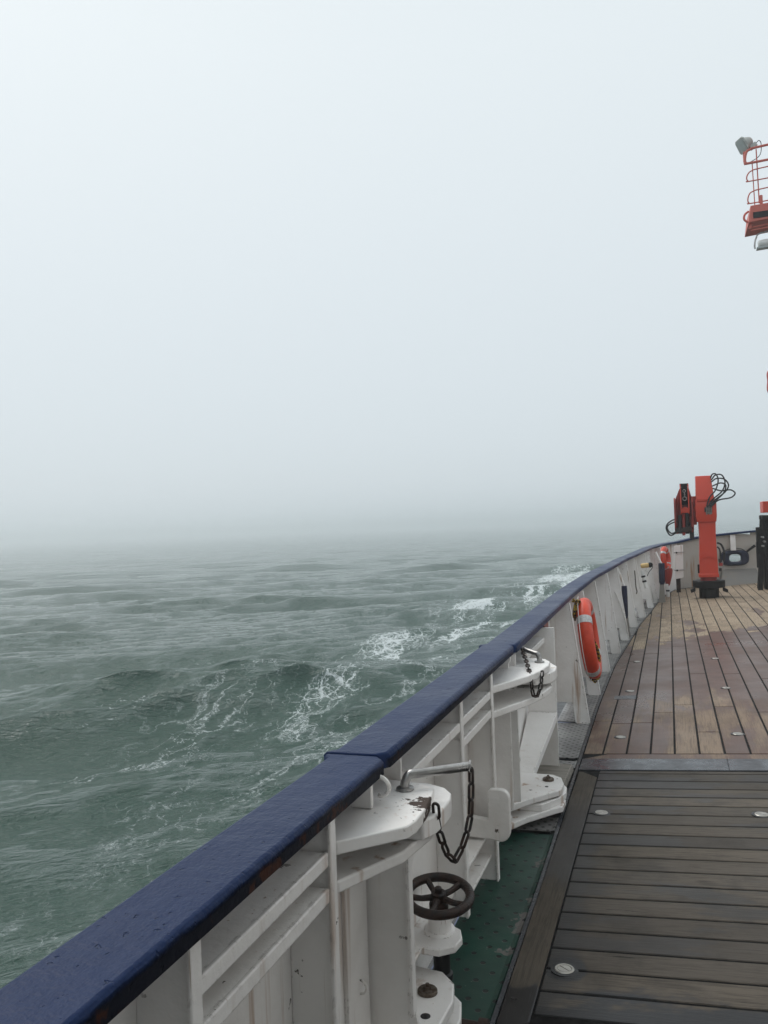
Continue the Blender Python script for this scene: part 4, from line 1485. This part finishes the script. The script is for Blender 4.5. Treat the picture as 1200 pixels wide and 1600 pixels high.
# ------------------------------------------------------------------ crane
cr = thing("deck_crane", "bright red folding deck crane on a black pedestal with looping hoses", "crane", (0.69, 17.45, 0.07))
CX, CY = 0.692, 17.45
ped = MB().lathe([(0.182, 0.0), (0.182, 0.26)], (CX, CY, 0.03), n=36).build("pedestal", BLACK, cr)
fb = MB()
fb.lathe([(0.235, 0.0), (0.295, 0.015), (0.298, 0.135), (0.290, 0.145)], (CX, CY, 0.265), n=36)
fb.build("flange", BLACK, cr)
for sg in (-1, 1):
    MB().hexa([(CX + sg * .25, CY - .09, .20), (CX + sg * .33, CY - .09, .17), (CX + sg * .33, CY + .09, .17), (CX + sg * .25, CY + .09, .20)],
              [(CX + sg * .25, CY - .09, .275), (CX + sg * .345, CY - .09, .225), (CX + sg * .345, CY + .09, .225), (CX + sg * .25, CY + .09, .275)]).build("flange_lug", BLACK, cr, 0.004)
MB().lathe([(0.150, 0.0), (0.150, 0.07)], (CX, CY, 0.41), n=28).build("slew_ring", RED_DARK, cr)


def boxring(x0, x1, y0, y1, z):
    return [(x0, y0, z), (x1, y0, z), (x1, y1, z), (x0, y1, z)]


cm = MB()
yF = CY - .17
cm.sweep([boxring(.515, .878, yF - .01, CY + .19, .475), boxring(.515, .878, yF - .01, CY + .19, .535), boxring(.530, .868, yF, CY + .18, .545),
          boxring(.552, .850, yF + .02, CY + .17, 1.25), boxring(.545, .858, yF + .02, CY + .17, 1.62)])
cm.build("column", RED, cr, 0.006)
MB().prism([(x, yF - .004, z) for x, z in ((.535, .82), (.70, .90), (.865, .815), (.865, .803), (.70, .886), (.535, .808))], (0, -.012, 0)).build("weld_rib", RED, cr)
hd = MB()
hd.sweep([boxring(.520, .868, yF - .02, CY + .22, 1.55), boxring(.502, .880, yF - .05, CY + .26, 1.66), boxring(.502, .880, yF - .05, CY + .28, 1.90), boxring(.508, .876, yF - .02, CY + .28, 1.99)])
hd.build("head", RED, cr, 0.006)
h2 = MB()
h2.sweep([boxring(.520, .850, yF - .015, CY + .28, 1.985), boxring(.528, .806, yF + .12, CY + .26, 2.435), boxring(.528, .806, yF + .14, CY + .25, 2.452)])
h2.build("head_cover", RED, cr, 0.006)
MB().box(.525, .845, yF - .055, yF - .012, 1.955, 2.005).build("cover_rib", RED, cr, 0.004)
# folded knuckle boom
kb = MB()
for x in (.108, .430):
    kb.prism([(x, CY - .16, 1.46), (x, CY - .17, 1.95), (x, CY - .10, 2.03), (x, CY + .2, 2.05), (x, CY + .3, 1.5), (x, CY + .1, 1.36)], (.028, 0, 0))
kb.prism([(.112, CY + .05, 1.33), (.46, CY + .05, 1.33), (.46, CY + .05, 1.98), (.40, CY + .05, 2.22), (.22, CY + .05, 2.22), (.125, CY + .05, 1.98)], (0, .12, 0))
kb.build("boom", RED_DARK, cr, 0.004)
MB().prism([(.232, CY - .02, 1.90), (.255, CY - .02, 2.26), (.225, CY - .02, 2.32), (.395, CY - .02, 2.32), (.368, CY - .02, 2.26), (.385, CY - .02, 1.90)], (0, .12, 0)).build("boom_tip", BLACK, cr, 0.004)
for x in (.228, .372):
    MB().prism([(x, CY - .13, 1.72), (x, CY - .15, 1.90), (x, CY - .06, 2.30), (x, CY + .02, 2.31), (x, CY + .02, 1.75)], (.022, 0, 0)).build("tip_plate", RED, cr, 0.003)
MB().prism([(.235, CY - .14, 1.74), (.39, CY - .14, 1.74), (.40, CY - .16, 1.82), (.30, CY - .15, 1.86), (.225, CY - .15, 1.80)], (0, .04, 0)).build("hook_guard", RED, cr, 0.004)
MB().torus((.312, CY - .06, 2.02), (0.2, 1, 0), 0.036, 0.010, 18, 8).build("hook", STEEL, cr)
MB().torus((.312, CY - .06, 2.10), (1, 0.3, 0), 0.026, 0.008, 14, 8).build("shackle", STEEL, cr)
MB().torus((.308, CY - .06, 2.17), (0.3, 1, 0), 0.026, 0.008, 14, 8).build("shackle", STEEL, cr)
for i, (x, z0, z1, rr_) in enumerate(((.20, 1.34, 1.70, .035), (.27, 1.30, 1.72, .030), (.34, 1.33, 1.75, .034), (.43, 1.30, 1.66, .03))):
    MB().tube([(x, CY - .10 + .03 * i, z0), (x + .01, CY - .08, z1)], rr_, 12).build("cylinder", RED_DARK if i % 2 else RUBBER, cr)
MB().box(.38, .46, CY - .05, CY + .15, 1.22, 1.55).build("valve_block", RUBBER, cr, 0.006)
MB().box(.12, .42, CY - .12, CY + .05, 1.36, 1.46).build("valve_block", IRON, cr, 0.01)
MB().box(.43, .52, CY - .08, CY + .16, 1.50, 2.06).build("pivot", RED_DARK, cr, 0.01)
MB().lathe([(0.075, 0), (0.075, .03)], (.505, CY - .02, 1.80), (-1, 0, 0), 20).build("pivot_cap", RED, cr)
LOOP = [(.14, CY - .1, 1.62), (.06, CY - .1, 1.60), (-.03, CY - .1, 1.53), (-.05, CY - .1, 1.43), (.02, CY - .1, 1.31), (.14, CY - .1, 1.36)]
MB().tube(spline(LOOP), 0.014, 8).build("hose", RUBBER, cr)
MB().tube(spline([(x + .02, y - .02, 1.45 + (z - 1.45) * .72) for x, y, z in LOOP]), 0.013, 8).build("hose", RUBBER, cr)
HY = CY - .22
hoses = [
    [(.70, HY - .03, 1.83), (.76, HY - .02, 2.02), (.87, HY, 2.15), (.93, HY + .02, 2.33), (.90, HY + .03, 2.46), (.835, HY + .08, 2.47), (.80, HY + .14, 2.40)],
    [(.72, HY - .03, 1.83), (.82, HY - .02, 1.98), (.99, HY, 2.13), (1.05, HY, 2.30), (1.00, HY + .02, 2.44), (.89, HY + .06, 2.45), (.81, HY + .12, 2.36)],
    [(.74, HY - .03, 1.83), (.86, HY - .02, 1.97), (1.04, HY, 2.11), (1.11, HY, 2.24), (1.04, HY + .02, 2.36), (.90, HY + .06, 2.38), (.81, HY + .12, 2.32)],
    [(.76, HY - .03, 1.83), (.88, HY - .02, 1.96), (1.02, HY, 2.10), (1.06, HY, 2.24), (.97, HY + .02, 2.29), (.82, HY + .12, 2.24)],
    [(.78, HY - .03, 1.84), (.92, HY - .02, 1.96), (1.14, HY, 2.00), (1.22, HY, 2.08), (1.14, HY + .02, 2.15), (.98, HY + .05, 2.14), (.82, HY + .12, 2.20)],
]
for hpts in hoses:
    MB().tube(spline(hpts), 0.0135, 8).build("hose", RUBBER, cr)
for i in range(4):
    MB().tube([(.70 + .028 * i, HY + .0, 1.69 + .01 * (i % 2)), (.70 + .028 * i, HY - .03, 1.85)], 0.013, 8).build("hose_fitting", STEEL, cr)
MB().box(.66, .80, HY - .02, HY + .05, 1.74, 1.83).build("valve_block", IRON, cr, 0.006)
MB().tube(spline([(.87, CY - .1, 1.14), (.94, CY - .12, 1.10), (.985, CY - .13, .98), (.985, CY - .13, .86), (.96, CY - .12, .78)]), 0.020, 8).build("hose", RUBBER, cr)
MB().tube(spline([(.87, CY - .1, 1.06), (.91, CY - .12, 1.00), (.915, CY - .13, .84), (.90, CY - .12, .72)]), 0.016, 8).build("hose", RUBBER, cr)
for i, z in enumerate((.62, .72, .80)):
    MB().box(.88, .93 + .02 * (i % 2), CY - .16, CY - .06, z - .03, z + .03).build("valve_block", RED_DARK if i % 2 else IRON, cr, 0.006)
MB().tube([(.955, CY - .13, .64), (.955, CY - .13, .80)], 0.011, 8).build("hose_fitting", STEEL, cr)
MB().box(.50, .54, CY - .05, CY + .05, .55, .72).build("side_bracket", BLACK, cr, 0.004)

# ------------------------------------------------------------------ gantry at the right
ga = thing("gantry_mast", "red gantry mast on a black lattice foot, its railed platform high at the upper right", "mast", (2.3, 18.6, 0.1))
lat = MB()
for (a, b, w) in (((1.70, 18.45, .09), (1.80, 18.50, 1.64), .09), ((1.86, 18.40, .10), (1.80, 18.45, 1.5), .06), ((2.10, 18.5, .12), (1.86, 18.5, 1.60), .07),
                  ((1.72, 18.9, .09), (1.86, 18.8, 1.64), .08), ((2.3, 18.4, .1), (2.05, 18.5, 1.64), .09)):
    lat.bar(a, b, w, w, (0, 1, 0))
lat.box(1.78, 2.7, 18.3, 18.95, 1.56, 1.64)
lat.box(1.67, 1.80, 18.42, 18.56, .86, 1.40)
lat.box(1.66, 1.70, 18.42, 18.52, .58, 1.10)
lat.box(1.80, 2.7, 18.50, 18.85, .10, 1.56)
lat.build("lattice_foot", BLACK, ga, 0.006)
MB().box(1.81, 2.75, 18.35, 18.95, 1.69, 1.92).build("winch_casing", RED, ga, 0.008)
for i in range(3):
    MB().lathe([(0.02, 0), (0.02, .08)], (1.76 + .03 * (i % 2), 18.38, 1.02 + .09 * i), (0.3, -1, 0), 10).build("fitting", STEEL, ga)
MB().box(2.32, 2.72, 18.4, 18.8, 1.92, 10.6).build("column", HAZED_RED, ga, 0.02)
MB().tube(spline([(2.35, 18.4, 4.0), (2.04, 18.42, 4.1), (2.022, 18.42, 4.35), (2.05, 18.42, 4.55), (2.35, 18.4, 4.6)]), 0.03, 8).build("bracket", HAZED_RED, ga)


def pf(X, Z, Y=18.5):
    """drawing coordinates taken 24 m out, brought in to the mast"""
    s = 18.5 / 24
    return Vector((X * s, Y, EYE.z + (Z - EYE.z) * s))


plf = MB()
a0, a1 = pf(2.30, 9.36), pf(2.36, 9.80)
plf.hexa([(a0.x, 18.35, a0.z), (3.4, 18.35, a0.z + .12), (3.4, 19.3, a0.z + .12), (a0.x, 19.3, a0.z)],
         [(a1.x, 18.35, a1.z), (3.4, 18.35, a1.z + .05), (3.4, 19.3, a1.z + .05), (a1.x, 19.3, a1.z)])
plf.build("platform", HAZED_RED, ga, 0.01)
MB().box(a0.x + .09, 3.3, 18.335, 18.36, a0.z + .07, a0.z + .19).build("platform_recess", BLACK, ga)
MB().tube(spline([pf(2.33, 9.72), pf(2.23, 9.64), pf(2.215, 9.52), pf(2.30, 9.42)]), 0.022, 8).build("lug", HAZED_RED, ga)


def hoop(xl, zt, zb, r):
    w = pf(xl, zt).x
    t, b = pf(xl, zt).z, pf(xl, zb).z
    fr, bk = 18.4, 19.25
    return spline([(3.3, fr, t + .10), (w + .30, fr, t + .02), (w + .10, fr, t - .01), (w + .03, fr, t - .06), (w, fr, b + .08), (w + .02, fr, b + .015), (w + .12, fr, b), (3.3, fr, b + .06)], 6)


for (xl, zt, zb, r) in ((2.28, 11.32, 10.95, 0.026), (2.305, 10.75, 10.47, 0.013), (2.31, 10.20, 9.88, 0.013)):
    MB().tube(hoop(xl, zt, zb, r), r, 8).build("rail_hoop", HAZED_RED, ga)
for X, zt, zb, r in ((2.565, 11.30, 9.86, .012), (2.455, 10.94, 9.82, .010)):
    MB().tube([pf(X, zt, 18.42), pf(X + .02, zb, 18.42)], r, 8).build("railing_post", HAZED_RED, ga)
MB().tube([pf(2.63, 10.05, 18.4), pf(2.63, 9.82, 18.4)], 0.03, 8).build("railing_socket", HAZED_RED, ga)
for z in (9.26, 9.18):
    MB().tube([pf(2.36, z, 18.45), Vector((3.3, 18.45, pf(2.36, z).z + .1))], 0.014, 8).build("under_rail", HAZED_RED, ga)
MB().bar(pf(2.38, 9.40), pf(2.33, 9.24), 0.09, 0.05).build("under_strut", HAZED_RED, ga)
ul = thing("work_lamp", "long pale work lamp slung under the red platform in a bent tube frame", "lamp", pf(2.55, 8.75))
MB().tube(spline([pf(3.2, 9.16), pf(2.60, 9.10), pf(2.48, 8.98), pf(2.44, 8.80), pf(2.445, 8.70)]), 0.017, 8).build("frame", STEEL, ul)
MB().lathe([(0.05, 0), (0.075, .02), (0.085, .10), (0.085, .9)], pf(2.52, 8.80), (1, 0, 0.05), 16).build("housing", WHITE_PL, ul)
MB().bar(pf(2.48, 8.69), pf(3.6, 8.73), 0.16, 0.035).build("lens", LENS, ul, 0.004)

fl_ = thing("floodlight", "grey floodlight on the tip of the red platform railing against the white sky", "floodlight", pf(2.28, 11.40))
fc = pf(2.30, 11.52)
dirv = Vector((-0.80, -0.35, -0.42)).normalized()
MB().lathe([(0.05, -.15), (0.10, -.13), (0.130, -.05), (0.135, 0.03)], fc, dirv, 20).build("housing", GREYLAMP, fl_)
a = dirv.cross(Vector((0, 0, 1))).normalized()
b = dirv.cross(a)
ffc = fc + dirv * .045
fp = [ffc + a * x + b * z for x, z in ((-.11, -.15), (.11, -.15), (.15, -.11), (.15, .11), (.11, .15), (-.11, .15), (-.15, .11), (-.15, -.11))]
MB().prism(fp, dirv * .035).build("front_frame", GREYLAMP, fl_, 0.006)
MB().prism([fc + dirv * .081 + (p - ffc) * .82 for p in fp], dirv * .004).build("lens", LENS, fl_)
MB().tube([pf(2.275, 11.05), pf(2.275, 11.25), fc - Vector((0, 0, .1))], 0.020, 8).build("bracket", HAZED_RED, fl_)
MB().bar(fc + Vector((.10, 0, -.10)), fc + Vector((.22, 0, -.03)), .10, .09).build("junction_box", GREYLAMP, fl_, 0.006)
MB().tube(spline([fc + Vector((.20, 0, -.03)), fc + Vector((.27, 0, .03)), fc + Vector((.31, 0, -.05)), fc + Vector((.27, 0, -.28)), pf(2.33, 10.98)]), 0.008, 6).build("cable", RUBBER, fl_)
